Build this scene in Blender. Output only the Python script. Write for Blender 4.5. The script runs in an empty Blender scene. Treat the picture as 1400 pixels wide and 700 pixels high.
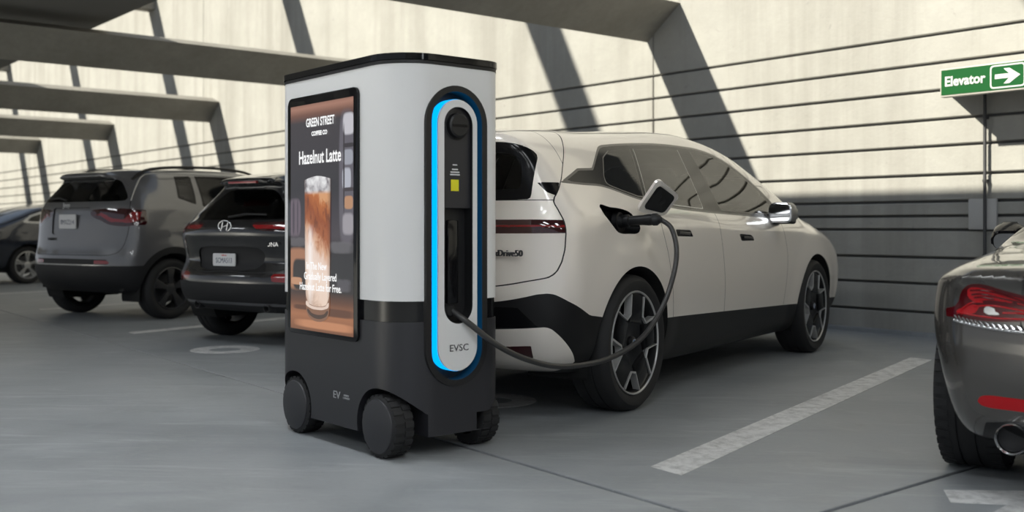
import bpy, bmesh, math, random
import numpy as np
from mathutils import Vector, Matrix
random.seed(7)
SC = bpy.context.scene
COL = SC.collection

# ---------------------------------------------------------------- camera, sky, sun, exposure
cam_d = bpy.data.cameras.new('camera'); cam = bpy.data.objects.new('camera', cam_d); COL.objects.link(cam)
cam.location = (0, 0, 1.0); cam.rotation_euler = (math.pi/2, 0, math.atan2(.769, .639))
cam_d.sensor_width = 36; cam_d.lens = 36*1437/1400; cam_d.shift_y = -40/1400
cam_d.clip_end = 300
cam_d.dof.use_dof = True; cam_d.dof.focus_distance = 5.6; cam_d.dof.aperture_fstop = 2.0
SC.camera = cam
world = bpy.data.worlds.new('world'); SC.world = world; world.use_nodes = True
wn = world.node_tree.nodes; wl = world.node_tree.links
bg = wn['Background']; bg.inputs['Strength'].default_value = .62
wtc = wn.new('ShaderNodeTexCoord'); wsep = wn.new('ShaderNodeSeparateXYZ'); wr = wn.new('ShaderNodeValToRGB')
wl.new(wtc.outputs['Generated'], wsep.inputs[0]); wl.new(wsep.outputs['Z'], wr.inputs[0]); wl.new(wr.outputs[0], bg.inputs[0])
wr.color_ramp.elements[0].position = 0; wr.color_ramp.elements[0].color = (.62, .66, .72, 1)
wr.color_ramp.elements[1].position = .6; wr.color_ramp.elements[1].color = (.42, .52, .68, 1)
SUN_DIR = Vector((.53, 1.51, -1.0)).normalized()
sun_d = bpy.data.lights.new('sun', 'SUN'); sun = bpy.data.objects.new('sun', sun_d); COL.objects.link(sun)
sun_d.energy = 8.8; sun_d.angle = math.radians(.9); sun_d.color = (1, .95, .82)
sun.rotation_euler = SUN_DIR.to_track_quat('-Z', 'Y').to_euler(); sun.location = (-8, -10, 20)
SC.view_settings.view_transform = 'Standard'; SC.view_settings.look = 'None'
SC.view_settings.gamma = 1; SC.view_settings.use_curve_mapping = False
SC.view_settings.exposure = 0.0
SC.cycles.max_bounces = 8; SC.cycles.transparent_max_bounces = 12; SC.cycles.glossy_bounces = 5
SC.cycles.use_denoising = True
SC.cycles.sample_clamp_indirect = 6
# ---------------------------------------------------------------- helpers
def mat(name, col, rough=.5, metal=0, coat=0, spec=.5, emit=None, es=0, build=None):
    m = bpy.data.materials.get(name)
    if m: return m
    m = bpy.data.materials.new(name); m.use_nodes = True
    b = m.node_tree.nodes['Principled BSDF']
    b.inputs['Base Color'].default_value = (*col, 1); b.inputs['Roughness'].default_value = rough
    b.inputs['Metallic'].default_value = metal; b.inputs['Coat Weight'].default_value = coat
    b.inputs['Coat Roughness'].default_value = .04; b.inputs['Specular IOR Level'].default_value = spec
    if emit: b.inputs['Emission Color'].default_value = (*emit, 1); b.inputs['Emission Strength'].default_value = es
    if build: build(m.node_tree, b)
    return m

def srgb(r, g, b):
    return tuple((c/255/12.92 if c/255 <= .04045 else ((c/255+.055)/1.055)**2.4) for c in (r, g, b))

def node(nt, typ, **kw):
    n = nt.nodes.new(typ)
    for k, v in kw.items():
        if k.startswith('i_'): n.inputs[k[2:].replace('_', ' ')].default_value = v
        else: setattr(n, k, v)
    return n

def ramp(nt, src, stops):
    r = nt.nodes.new('ShaderNodeValToRGB'); nt.links.new(src, r.inputs[0])
    e = r.color_ramp.elements
    while len(e) < len(stops): e.new(.5)
    for el, (p, c) in zip(e, stops):
        el.position = p; el.color = c if len(c) == 4 else (*c, 1)
    return r.outputs[0]

def mixc(nt, fac, a, b, mode='MIX'):
    m = node(nt, 'ShaderNodeMix', data_type='RGBA', blend_type=mode)
    for sock, v in ((m.inputs[0], fac), (m.inputs[6], a), (m.inputs[7], b)):
        if hasattr(v, 'links'): nt.links.new(v, sock)
        elif isinstance(v, (int, float)): sock.default_value = v
        else: sock.default_value = (*v, 1) if len(v) == 3 else v
    return m.outputs[2]

def noise(nt, scale, detail=6, rough=.6, vec=None, dist=0):
    n = node(nt, 'ShaderNodeTexNoise', i_Scale=scale, i_Detail=detail, i_Roughness=rough, i_Distortion=dist)
    if vec is not None: nt.links.new(vec, n.inputs['Vector'])
    return n.outputs['Fac']

def objvec(nt, scale=(1, 1, 1), loc=(0, 0, 0), rot=(0, 0, 0), world=True, tex=False):
    if world:
        g = nt.nodes.new('ShaderNodeNewGeometry'); src = g.outputs['Position']
    else:
        g = nt.nodes.new('ShaderNodeTexCoord'); src = g.outputs['Object']
    m = node(nt, 'ShaderNodeMapping', vector_type='TEXTURE' if tex else 'POINT'); m.inputs['Scale'].default_value = scale; m.inputs['Location'].default_value = loc
    m.inputs['Rotation'].default_value = rot
    nt.links.new(src, m.inputs[0]); return m.outputs[0]

def empty(name, loc=(0, 0, 0), rz=0, parent=None):
    o = bpy.data.objects.new(name, None); COL.objects.link(o); o.location = loc; o.rotation_euler = (0, 0, rz)
    o.empty_display_size = .1
    if parent: o.parent = parent
    return o

def tag(o, label=None, cat=None, group=None, kind=None):
    for k, v in (('label', label), ('category', cat), ('group', group), ('kind', kind)):
        if v: o[k] = v
    return o

def link(name, me, m, parent=None):
    o = bpy.data.objects.new(name, me); COL.objects.link(o)
    if m: me.materials.append(m)
    if parent: o.parent = parent
    return o

def obj_bm(name, bm, m, parent=None, smooth=None):
    bmesh.ops.recalc_face_normals(bm, faces=bm.faces)
    me = bpy.data.meshes.new(name); bm.to_mesh(me); bm.free()
    if smooth is not None: shade(me, smooth)
    return link(name, me, m, parent)

def shade(me, angle=35):
    me.polygons.foreach_set('use_smooth', [True]*len(me.polygons))
    if angle < 180: me.set_sharp_from_angle(angle=math.radians(angle))

def obj_py(name, v, f, m, parent=None, smooth=None):
    me = bpy.data.meshes.new(name); me.from_pydata([tuple(p) for p in v], [], [tuple(q) for q in f]); me.update()
    if smooth is not None: shade(me, smooth)
    return link(name, me, m, parent)

def surf_obj(name, s, m, parent=None):
    me = bpy.data.meshes.new(name); nv, nt_ = len(s.v), len(s.t)
    me.vertices.add(nv); me.vertices.foreach_set('co', s.v.astype(np.float32).ravel())
    me.loops.add(nt_*3); me.loops.foreach_set('vertex_index', s.t.astype(np.int32).ravel())
    me.polygons.add(nt_); me.polygons.foreach_set('loop_start', np.arange(0, nt_*3, 3, dtype=np.int32))
    me.polygons.foreach_set('use_smooth', np.ones(nt_, bool))
    me.update(calc_edges=True)
    me.normals_split_custom_set_from_vertices(s.n.astype(np.float32).tolist())
    return link(name, me, m, parent)

def box_bm(bm, lo, hi, bevel=0):
    r = bmesh.ops.create_cube(bm, size=1)
    vs = r['verts']
    for v in vs: v.co = Vector([lo[i]+(v.co[i]+.5)*(hi[i]-lo[i]) for i in range(3)])
    if bevel:
        es = list({e for v in vs for e in v.link_edges})
        bmesh.ops.bevel(bm, geom=es, offset=bevel, segments=2, affect='EDGES', profile=.5)

def box(name, lo, hi, m, parent=None, bevel=0):
    bm = bmesh.new(); box_bm(bm, lo, hi, bevel)
    return obj_bm(name, bm, m, parent, 40 if bevel else None)

def prism_bm(bm, pts, axis, a, b, bevel=0):
    # polygon pts in the two other axes (order x<y<z), extruded along axis from a to b
    def P(p, t):
        q = [p[0], p[1]]; q.insert(axis, t); return Vector(q)
    lo = [bm.verts.new(P(p, a)) for p in pts]; hi = [bm.verts.new(P(p, b)) for p in pts]
    n = len(pts)
    bm.faces.new(lo[::-1]); bm.faces.new(hi)
    for i in range(n): bm.faces.new((lo[i], lo[(i+1) % n], hi[(i+1) % n], hi[i]))
    if bevel:
        bm.edges.ensure_lookup_table()
        es = [e for e in bm.edges if (e.verts[0] in lo) == (e.verts[1] in lo)] if False else \
             [e for e in {e for v in lo+hi for e in v.link_edges} if (e.verts[0] in hi) and (e.verts[1] in hi) or (e.verts[0] in lo and e.verts[1] in lo)]
        bmesh.ops.bevel(bm, geom=es, offset=bevel, segments=2, affect='EDGES', profile=.5)

def prism(name, pts, axis, a, b, m, parent=None, bevel=0, smooth=35):
    bm = bmesh.new(); prism_bm(bm, pts, axis, a, b, bevel)
    return obj_bm(name, bm, m, parent, smooth)

def ring_prism(name, outer, inner, axis, a, b, m, parent=None, smooth=35):
    # outer and inner outlines with the same number of points
    def P(p, t):
        q = [p[0], p[1]]; q.insert(axis, t); return tuple(q)
    n = len(outer)
    v = [P(p, a) for p in outer]+[P(p, b) for p in outer]+[P(p, a) for p in inner]+[P(p, b) for p in inner]
    f = []
    for i in range(n):
        j = (i+1) % n
        f += [(i, j, n+j, n+i), (2*n+j, 2*n+i, 3*n+i, 3*n+j), (n+i, n+j, 3*n+j, 3*n+i), (j, i, 2*n+i, 2*n+j)]
    bm = bmesh.new(); bv = [bm.verts.new(p) for p in v]
    for q in f: bm.faces.new([bv[k] for k in q])
    return obj_bm(name, bm, m, parent, smooth)

def stadium(cx, z0, z1, hw, n=20):
    r = hw; p = []
    for k in range(n+1):
        a = math.pi*k/n; p.append((cx+r*math.cos(a), z1-r+r*math.sin(a)))
    for k in range(n+1):
        a = math.pi+math.pi*k/n; p.append((cx+r*math.cos(a), z0+r+r*math.sin(a)))
    return p

def rrect(x0, y0, x1, y1, r, n=8):
    rr = r if isinstance(r, (list, tuple)) else [r]*4   # corners: (x1,y1),(x0,y1),(x0,y0),(x1,y0)
    p = []
    for (cx, cy, a0, q) in ((x1, y1, 0, rr[0]), (x0, y1, 90, rr[1]), (x0, y0, 180, rr[2]), (x1, y0, 270, rr[3])):
        sx = -1 if cx == x1 else 1; sy = -1 if cy == y1 else 1
        for k in range(n+1):
            a = math.radians(a0+90*k/n)
            p.append((cx+sx*q+q*math.cos(a), cy+sy*q+q*math.sin(a)))
    return p

def lathe_bm(bm, prof, axis, n=48, center=(0, 0, 0)):
    # profile (radius, offset along axis), closed into a ring when first and last radius are above zero
    rings = []
    o = [i for i in range(3) if i != axis]
    for k in range(n):
        a = 2*math.pi*k/n; row = []
        for r, t in prof:
            q = [0, 0, 0]; q[axis] = t; q[o[0]] = r*math.cos(a); q[o[1]] = r*math.sin(a)
            row.append(bm.verts.new(Vector(q)+Vector(center)))
        rings.append(row)
    for k in range(n):
        A, B = rings[k], rings[(k+1) % n]
        for i in range(len(prof)-1):
            if prof[i][0] < 1e-6 and prof[i+1][0] < 1e-6: continue
            bm.faces.new((A[i], A[i+1], B[i+1], B[i]))
    bmesh.ops.remove_doubles(bm, verts=bm.verts, dist=1e-5)

def lathe(name, prof, axis, m, parent=None, n=48, center=(0, 0, 0), smooth=35):
    bm = bmesh.new(); lathe_bm(bm, prof, axis, n, center)
    return obj_bm(name, bm, m, parent, smooth)

def tube_bm(bm, pts, r, n=10, cap=True):
    pts = [Vector(p) for p in pts]; rs = r if isinstance(r, (list, tuple)) else [r]*len(pts)
    up = Vector((0, 0, 1)); prev = None; rows = []
    for i, p in enumerate(pts):
        d = (pts[min(i+1, len(pts)-1)]-pts[max(i-1, 0)]).normalized()
        if prev is None: prev = d.cross(up if abs(d.z) < .9 else Vector((1, 0, 0))).normalized()
        u = (prev-d*prev.dot(d)).normalized(); prev = u; w = d.cross(u)
        rows.append([bm.verts.new(p+(u*math.cos(2*math.pi*k/n)+w*math.sin(2*math.pi*k/n))*rs[i]) for k in range(n)])
    for a, b in zip(rows, rows[1:]):
        for k in range(n): bm.faces.new((a[k], a[(k+1) % n], b[(k+1) % n], b[k]))
    if cap: bm.faces.new(rows[0][::-1]); bm.faces.new(rows[-1])

def tube(name, pts, r, m, parent=None, n=10):
    bm = bmesh.new(); tube_bm(bm, pts, r, n)
    return obj_bm(name, bm, m, parent, 60)

def spline(pts, n=12):
    return [Vector((*q, )) for q in catmull(pts, n)]

def catmull(pts, n):
    P = [np.array(p, float) for p in pts]; out = []
    for i in range(len(P)-1):
        p0 = P[max(i-1, 0)]; p1, p2 = P[i], P[i+1]; p3 = P[min(i+2, len(P)-1)]
        for k in range(n):
            t = k/n
            out.append(.5*((2*p1)+(-p0+p2)*t+(2*p0-5*p1+4*p2-p3)*t*t+(-p0+3*p1-3*p2+p3)*t**3))
    out.append(P[-1]); return out

def text(name, body, size, m, parent, loc, rot, align='CENTER', sx=1, depth=.001, bold=0, fit=None):
    c = bpy.data.curves.new(name, 'FONT'); c.body = body; c.size = size; c.align_x = align; c.align_y = 'CENTER'
    c.extrude = depth; c.offset = bold; c.resolution_u = 3
    o = bpy.data.objects.new(name, c)
    me = bpy.data.meshes.new_from_object(o)
    bpy.data.objects.remove(o); bpy.data.curves.remove(c)
    if fit:
        xs_ = [v.co.x for v in me.vertices]; sx = fit/max(1e-6, max(xs_)-min(xs_))
    for v in me.vertices: v.co.x *= sx
    o = link(name, me, m, parent); o.location = loc; o.rotation_euler = rot
    return o

def boolean(o, cutters, op='DIFFERENCE'):
    for c in cutters:
        md = o.modifiers.new('b', 'BOOLEAN'); md.object = c; md.operation = op; md.solver = 'EXACT'
    dg = bpy.context.evaluated_depsgraph_get()
    me = bpy.data.meshes.new_from_object(o.evaluated_get(dg), depsgraph=dg)
    o.modifiers.clear(); old = o.data; o.data = me; me.name = old.name
    for c in cutters: 
        if not c.get('keep'): bpy.data.objects.remove(c)
    return o

def copy_tree(o, parent=None):
    c = o.copy(); COL.objects.link(c)
    if parent: c.parent = parent
    for ch in list(o.children): copy_tree(ch, c)
    return c
# ---------------------------------------------------------------- car body surfaces (numpy)
def pchip(xs, ys, x):
    xs = np.asarray(xs, float); ys = np.asarray(ys, float); x = np.clip(x, xs[0], xs[-1])
    h = np.diff(xs); d = np.diff(ys, axis=0) / (h if ys.ndim == 1 else h[:, None])
    m = np.zeros_like(ys)
    m[0] = d[0]; m[-1] = d[-1]
    for i in range(1, len(xs) - 1):
        w1 = 2*h[i] + h[i-1]; w2 = h[i] + 2*h[i-1]
        with np.errstate(all='ignore'):
            v = (w1 + w2) / (w1/d[i-1] + w2/d[i])
        m[i] = np.where(d[i-1]*d[i] > 0, np.nan_to_num(v), 0)
    k = np.clip(np.searchsorted(xs, x, side='right') - 1, 0, len(xs) - 2)
    t = (x - xs[k]) / h[k]
    if ys.ndim > 1: t = t[:, None]; hk = h[k][:, None]
    else: hk = h[k]
    t2 = t*t; t3 = t2*t
    return (2*t3-3*t2+1)*ys[k] + (t3-2*t2+t)*hk*m[k] + (3*t2-2*t3)*ys[k+1] + (t3-t2)*hk*m[k+1]

def smooth_loop(pts, n=8, closed=True):
    # Catmull-Rom; a point with a third value (1) stays a sharp corner
    P = [np.array(p[:2], float) for p in pts]; S = [len(p) > 2 and p[2] for p in pts]
    out = []; N = len(P)
    for i in range(N if closed else N-1):
        p1, p2 = P[i], P[(i+1) % N]
        p0 = P[i-1] if (closed or i > 0) else p1; p3 = P[(i+2) % N] if (closed or i+2 < N) else p2
        L = np.linalg.norm(p2-p1) + 1e-9
        a = (p2-p0); a = a/(np.linalg.norm(a)+1e-9)*L; b = (p3-p1); b = b/(np.linalg.norm(b)+1e-9)*L
        if S[i]: a = p2-p1
        if S[(i+1) % N]: b = p2-p1
        for k in range(n):
            t = k/n
            out.append((2*t**3-3*t*t+1)*p1 + (t**3-2*t*t+t)*a + (3*t*t-2*t**3)*p2 + (t**3-t*t)*b)
    if not closed: out.append(P[-1])
    return np.array(out)

def poly_sdf(poly, q):
    # signed distance of points q (n,2) to a closed polygon, negative inside
    poly = np.asarray(poly, float); q = np.asarray(q, float)
    best = np.full(len(q), 1e9); inside = np.zeros(len(q), bool)
    for a, b in zip(poly, np.roll(poly, -1, 0)):
        e = b-a; v = q-a
        t = np.clip((v@e)/(e@e+1e-12), 0, 1)
        d = v - t[:, None]*e
        best = np.minimum(best, (d*d).sum(1))
        c = ((a[1] > q[:, 1]) != (b[1] > q[:, 1])) & (q[:, 0] < (b[0]-a[0])*(q[:, 1]-a[1])/(b[1]-a[1]+1e-12)+a[0])
        inside ^= c
    d = np.sqrt(best)
    return np.where(inside, -d, d)

class Grid2:
    def __init__(s, x0, z0, h, val): s.x0, s.z0, s.h, s.v = x0, z0, h, val
    def __call__(s, x, z):
        n, m = s.v.shape
        a = np.clip((x-s.x0)/s.h, 0, n-1.001); b = np.clip((z-s.z0)/s.h, 0, m-1.001)
        i = a.astype(int); j = b.astype(int); a = a-i; b = b-j
        v = s.v
        return (v[i, j]*(1-a)+v[i+1, j]*a)*(1-b) + (v[i, j+1]*(1-a)+v[i+1, j+1]*a)*b

def blur2(v, n):
    for _ in range(n):
        p = np.pad(v, 1, mode='edge')
        v = (p[:-2, 1:-1] + p[2:, 1:-1] + p[1:-1, :-2] + p[1:-1, 2:] + 4*v)/8
    return v

def sstep(a, b, x):
    t = np.clip((x-a)/(b-a), 0, 1); return t*t*(3-2*t)

class Body:
    # sil: side outline; sections: {x: [(z, half width) ...]}; rear / front: how far the ends curve forward / back at full width
    def __init__(s, sil, sections, W, rear, front, crown, k=.13, kz=None, flare=()):
        s.sil = smooth_loop(sil)
        g = .01
        x0, x1 = s.sil[:, 0].min()-.15, s.sil[:, 0].max()+.15
        z0, z1 = s.sil[:, 1].min()-.15, s.sil[:, 1].max()+.15
        xs = np.arange(x0, x1, g); zs = np.arange(z0, z1, g)
        X, Z = np.meshgrid(xs, zs, indexing='ij')
        s.S = Grid2(x0, z0, g, poly_sdf(s.sil, np.stack([X.ravel(), Z.ravel()], 1)).reshape(X.shape))
        sx = sorted(sections)
        tab = np.array([np.array(sections[x]).ravel() for x in sx])
        row = pchip(sx, tab, xs)
        wv = np.array([pchip(np.maximum.accumulate(r[0::2]+np.arange(len(r)//2)*1e-4), r[1::2], zs) for r in row])
        for (fx, fz, fr, amt) in flare:
            rr = np.hypot(X-fx, Z-fz)
            wv = wv + amt*(1-sstep(fr, fr+.22, rr))
        s.w = Grid2(x0, z0, g, blur2(wv, 6))
        s.W, s.rear, s.front, s.crown, s.k = W, rear, front, crown, k
        s.kz = kz
        s.lo = np.array([x0+.08, 0, z0+.08]); s.hi = np.array([x1-.08, W+.08, z1-.08]); s.xm = .5*(x0+x1)
    def F(s, x, y, z):
        y = np.abs(y); u = y/s.W
        (ra, rn), (fa, fn) = s.rear, s.front
        xr = x - ra*u**rn*(1-sstep(s.xm-1.6, s.xm, x)) + fa*u**fn*sstep(s.xm, s.xm+1.6, x)
        zc = z + s.crown*u**2.2*sstep(.75, 1.0, z)
        a = s.S(xr, zc); b = y - s.w(x, z)
        k = s.k if s.kz is None else np.interp(z, s.kz[0], s.kz[1])
        h = np.clip(k-np.abs(a-b), 0, None)/k
        return np.maximum(a, b) + h*h*k*.25
    def N(s, v, e=.004):
        g = np.empty_like(v)
        for c in range(3):
            d = np.zeros(3); d[c] = e
            p = v+d; m = v-d
            g[:, c] = (s.F(*p.T)-s.F(*m.T))/(2*e)
        return g
    def mesh(s, h=.022):
        nx = int((s.hi[0]-s.lo[0])/h)+1; ny = int((s.hi[1])/h)+2; nz = int((s.hi[2]-s.lo[2])/h)+1
        gx = s.lo[0]+h*np.arange(nx); gy = -h/2+h*np.arange(ny); gz = s.lo[2]+h*np.arange(nz)
        X, Y, Z = np.meshgrid(gx, gy, gz, indexing='ij')
        V = s.F(X, Y, Z)
        ins = V < 0
        acc = np.zeros((nx-1, ny-1, nz-1, 3)); cnt = np.zeros((nx-1, ny-1, nz-1))
        G = np.stack([X, Y, Z], -1)
        for ax in range(3):
            o = [b for b in range(3) if b != ax]
            for da in (0, 1):
                for db in (0, 1):
                    sl0 = [slice(0, -1)]*3; sl1 = [slice(0, -1)]*3
                    for q, dd in zip(o, (da, db)):
                        sl0[q] = slice(1, None) if dd else slice(0, -1); sl1[q] = sl0[q]
                    sl0[ax] = slice(0, -1); sl1[ax] = slice(1, None)
                    a, b = V[tuple(sl0)], V[tuple(sl1)]
                    cr = (a < 0) != (b < 0)
                    t = np.where(cr, a/(a-b+1e-12), 0)
                    pt = G[tuple(sl0)]*(1-t[..., None]) + G[tuple(sl1)]*t[..., None]
                    acc += np.where(cr[..., None], pt, 0); cnt += cr
        act = cnt > 0
        idx = -np.ones(act.shape, int); idx[act] = np.arange(act.sum())
        v = acc[act]/cnt[act][:, None]
        cj = np.nonzero(act)[1]
        quads = []
        for ax in range(3):
            o1, o2 = [b for b in range(3) if b != ax]
            n = [nx, ny, nz]
            sl0 = [slice(None)]*3; sl1 = [slice(None)]*3
            sl0[ax] = slice(0, -1); sl1[ax] = slice(1, None)
            for q in (o1, o2): sl0[q] = slice(1, -1); sl1[q] = slice(1, -1)
            a, b = ins[tuple(sl0)], ins[tuple(sl1)]
            I = np.argwhere(a != b)
            if not len(I): continue
            fl = a[tuple(I.T)]
            J = I.copy()
            J[:, o1] += 1; J[:, o2] += 1
            def c(d1, d2):
                K = J.copy(); K[:, o1] += d1-1; K[:, o2] += d2-1
                return idx[K[:, 0], K[:, 1], K[:, 2]]
            q = np.stack([c(0, 0), c(1, 0), c(1, 1), c(0, 1)], 1)
            if ax == 1: fl = ~fl
            q[~fl] = q[~fl][:, ::-1]
            quads.append(q)
        q = np.concatenate(quads)
        on = cj == 0
        for it in range(4):
            g = s.N(v); f = s.F(*v.T)
            v = v - (f/(np.maximum((g*g).sum(1), .2)))[:, None]*g
            v[on, 1] = 0
        # mirror
        m = v.copy(); m[:, 1] *= -1
        mp = np.arange(len(v))+len(v); mp[on] = np.nonzero(on)[0]
        allv = np.concatenate([v, m]); q2 = mp[q][:, ::-1]
        q = np.concatenate([q, q2])
        d1 = ((allv[q[:, 0]]-allv[q[:, 2]])**2).sum(1); d2 = ((allv[q[:, 1]]-allv[q[:, 3]])**2).sum(1)
        s1 = d1 <= d2
        t = np.concatenate([q[s1][:, [0, 1, 2]], q[s1][:, [0, 2, 3]], q[~s1][:, [0, 1, 3]], q[~s1][:, [1, 2, 3]]])
        used = np.unique(t); re = -np.ones(len(allv), int); re[used] = np.arange(len(used))
        allv = allv[used]; t = re[t]
        n = s.N(allv); n /= np.linalg.norm(n, axis=1)[:, None]+1e-9
        fn = np.cross(allv[t[:, 1]]-allv[t[:, 0]], allv[t[:, 2]]-allv[t[:, 0]])
        if (fn*n[t[:, 0]]).sum() < 0: t = t[:, ::-1]
        return Surf(allv, n, t)

class Surf:
    def __init__(s, v, n, t): s.v, s.n, s.t = v, n, t
    def compact(s):
        u = np.unique(s.t); re = -np.ones(len(s.v), int); re[u] = np.arange(len(u))
        return Surf(s.v[u], s.n[u], re[s.t] if len(s.t) else s.t)
    def split(s, g):
        # cut along g = 0; returns (g < 0, g > 0)
        g = np.where(np.abs(g) < 1e-6, 1e-6, g)
        ing = g < 0; c = ing[s.t].sum(1)
        full_in = s.t[c == 3]; full_out = s.t[c == 0]
        mix = s.t[(c == 1) | (c == 2)]
        if not len(mix):
            return Surf(s.v, s.n, full_in).compact(), Surf(s.v, s.n, full_out).compact()
        mi = ing[mix]; one = mi.sum(1) == 1
        lone = np.where(one, np.argmax(mi, 1), np.argmax(~mi, 1))
        r = np.arange(len(mix))
        A, B, C = mix[r, lone], mix[r, (lone+1) % 3], mix[r, (lone+2) % 3]
        def cutkey(a, b): return np.stack([np.minimum(a, b), np.maximum(a, b)], 1)
        keys = np.concatenate([cutkey(A, B), cutkey(A, C)])
        uk, inv = np.unique(keys, axis=0, return_inverse=True); inv = inv.ravel()
        a, b = uk[:, 0], uk[:, 1]; t = (g[a]/(g[a]-g[b]))[:, None]
        nv = s.v[a]*(1-t)+s.v[b]*t; nn = s.n[a]*(1-t)+s.n[b]*t
        nn /= np.linalg.norm(nn, axis=1)[:, None]+1e-9
        base = len(s.v); AB = base+inv[:len(A)]; AC = base+inv[len(A):]
        v = np.concatenate([s.v, nv]); n = np.concatenate([s.n, nn])
        tl = np.stack([A, AB, AC], 1); q1 = np.stack([AB, B, C], 1); q2 = np.stack([AB, C, AC], 1)
        tin = np.concatenate([full_in, tl[one], q1[~one], q2[~one]]); tout = np.concatenate([full_out, tl[~one], q1[one], q2[one]])
        return Surf(v, n, tin).compact(), Surf(v, n, tout).compact()
    def side_g(s, poly): return poly_sdf(poly, s.v[:, [0, 2]])
    def rear_g(s, poly, cond=None):
        q = np.stack([np.abs(s.v[:, 1]), s.v[:, 2]], 1)
        g = poly_sdf(poly, q)
        return g if cond is None else np.where(cond(s.v), g, 1.0)
    def offset(s, d): return Surf(s.v+s.n*d, s.n, s.t)
# ---------------------------------------------------------------- garage shell
WALL_Y = 9.05
def concrete_wall(nt, b):
    v = objvec(nt, (1, 1, 1))
    n1 = noise(nt, 1.1, 8, .65, v); n2 = noise(nt, 9, 8, .7, v)
    vs = objvec(nt, (2.2, 1, .12)); n3 = noise(nt, 1.2, 6, .6, vs)
    base = ramp(nt, n1, [(.3, (.325, .318, .288)), (.7, (.40, .392, .36))])
    c = mixc(nt, ramp(nt, n2, [(.35, (0, 0, 0)), (.75, (.35, .35, .35))]), base, (.285, .28, .26))
    c = mixc(nt, ramp(nt, n3, [(.44, (0, 0, 0)), (.72, (.8, .8, .8))]), c, (.245, .235, .21))
    n4 = noise(nt, 5.2, 5, .62, v); spots = ramp(nt, n4, [(.66, (0, 0, 0)), (.72, (.55, .55, .55))])
    c = mixc(nt, spots, c, (.19, .185, .18))
    nt.links.new(c, b.inputs['Base Color'])
    bp = node(nt, 'ShaderNodeBump', i_Strength=.35, i_Distance=.02); nt.links.new(n2, bp.inputs['Height']); nt.links.new(bp.outputs[0], b.inputs['Normal'])
M_WALL = mat('wall concrete', (.55, .53, .47), .9, build=concrete_wall)
M_JOINT = mat('dark joint backing', (.10, .10, .10), .95)  # plain dark backing behind the open floor and wall joints
def concrete_beam(nt, b):
    n1 = noise(nt, 1.6, 8, .65, objvec(nt)); n2 = noise(nt, 12, 6, .6, objvec(nt))
    c = ramp(nt, n1, [(.3, (.25, .238, .21)), (.7, (.34, .325, .29))])
    nt.links.new(mixc(nt, ramp(nt, n2, [(.4, (0, 0, 0)), (.8, (.4, .4, .4))]), c, (.20, .193, .175)), b.inputs['Base Color'])
M_SLAB = mat('slab concrete', (.16, .155, .145), .9)
M_BEAM = mat('beam concrete', (.3, .3, .27), .9, build=concrete_beam)
def concrete_floor(nt, b):
    v = objvec(nt, (1, 1, 1))
    n1 = noise(nt, .55, 7, .6, v, .4); n2 = noise(nt, 3.2, 9, .68, v, .6); n3 = noise(nt, 30, 4, .6, v)
    n4 = noise(nt, 1.3, 8, .7, objvec(nt, (2, .5, 1), rot=(0, 0, .85), tex=True), 1.0)
    c = ramp(nt, n1, [(.3, (.205, .222, .235)), (.7, (.30, .315, .325))])
    c = mixc(nt, ramp(nt, n2, [(.42, (0, 0, 0)), (.72, (.6, .6, .6))]), c, (.36, .375, .385))
    c = mixc(nt, ramp(nt, n4, [(.5, (0, 0, 0)), (.75, (.55, .55, .55))]), c, (.185, .2, .21))
    c = mixc(nt, ramp(nt, n3, [(.55, (0, 0, 0)), (.8, (.3, .3, .3))]), c, (.2, .21, .22))
    n5 = noise(nt, 2.4, 10, .72, objvec(nt, (2.6, .38, 1), rot=(0, 0, .80), tex=True), 1.0)
    c = mixc(nt, ramp(nt, n5, [(.54, (0, 0, 0)), (.68, (.55, .55, .55))]), c, (.40, .42, .43))
    n6 = noise(nt, 5.5, 8, .75, objvec(nt, (1.5, .6, 1), rot=(0, 0, .9), tex=True), 1.5)
    c = mixc(nt, ramp(nt, n6, [(.60, (0, 0, 0)), (.74, (.42, .42, .42))]), c, (.16, .17, .178))
    nt.links.new(c, b.inputs['Base Color'])
    rr = ramp(nt, n2, [(.3, (.38, .38, .38)), (.7, (.62, .62, .62))]); nt.links.new(rr, b.inputs['Roughness'])
    bp = node(nt, 'ShaderNodeBump', i_Strength=.12, i_Distance=.01); nt.links.new(n3, bp.inputs['Height']); nt.links.new(bp.outputs[0], b.inputs['Normal'])
M_FLOOR = mat('floor concrete', (.25, .26, .27), .5, build=concrete_floor)
def worn_paint(nt, b):
    n = noise(nt, 14, 8, .75, objvec(nt)); n2 = noise(nt, 2.5, 5, .6, objvec(nt))
    c = ramp(nt, n, [(.34, (.36, .36, .36)), (.56, (.66, .66, .655))])
    nt.links.new(mixc(nt, ramp(nt, n2, [(.4, (0, 0, 0)), (.8, (.4, .4, .4))]), c, (.46, .46, .46)), b.inputs['Base Color'])
M_PAINT = mat('worn white floor paint', (.6, .6, .6), .6, build=worn_paint)

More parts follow.
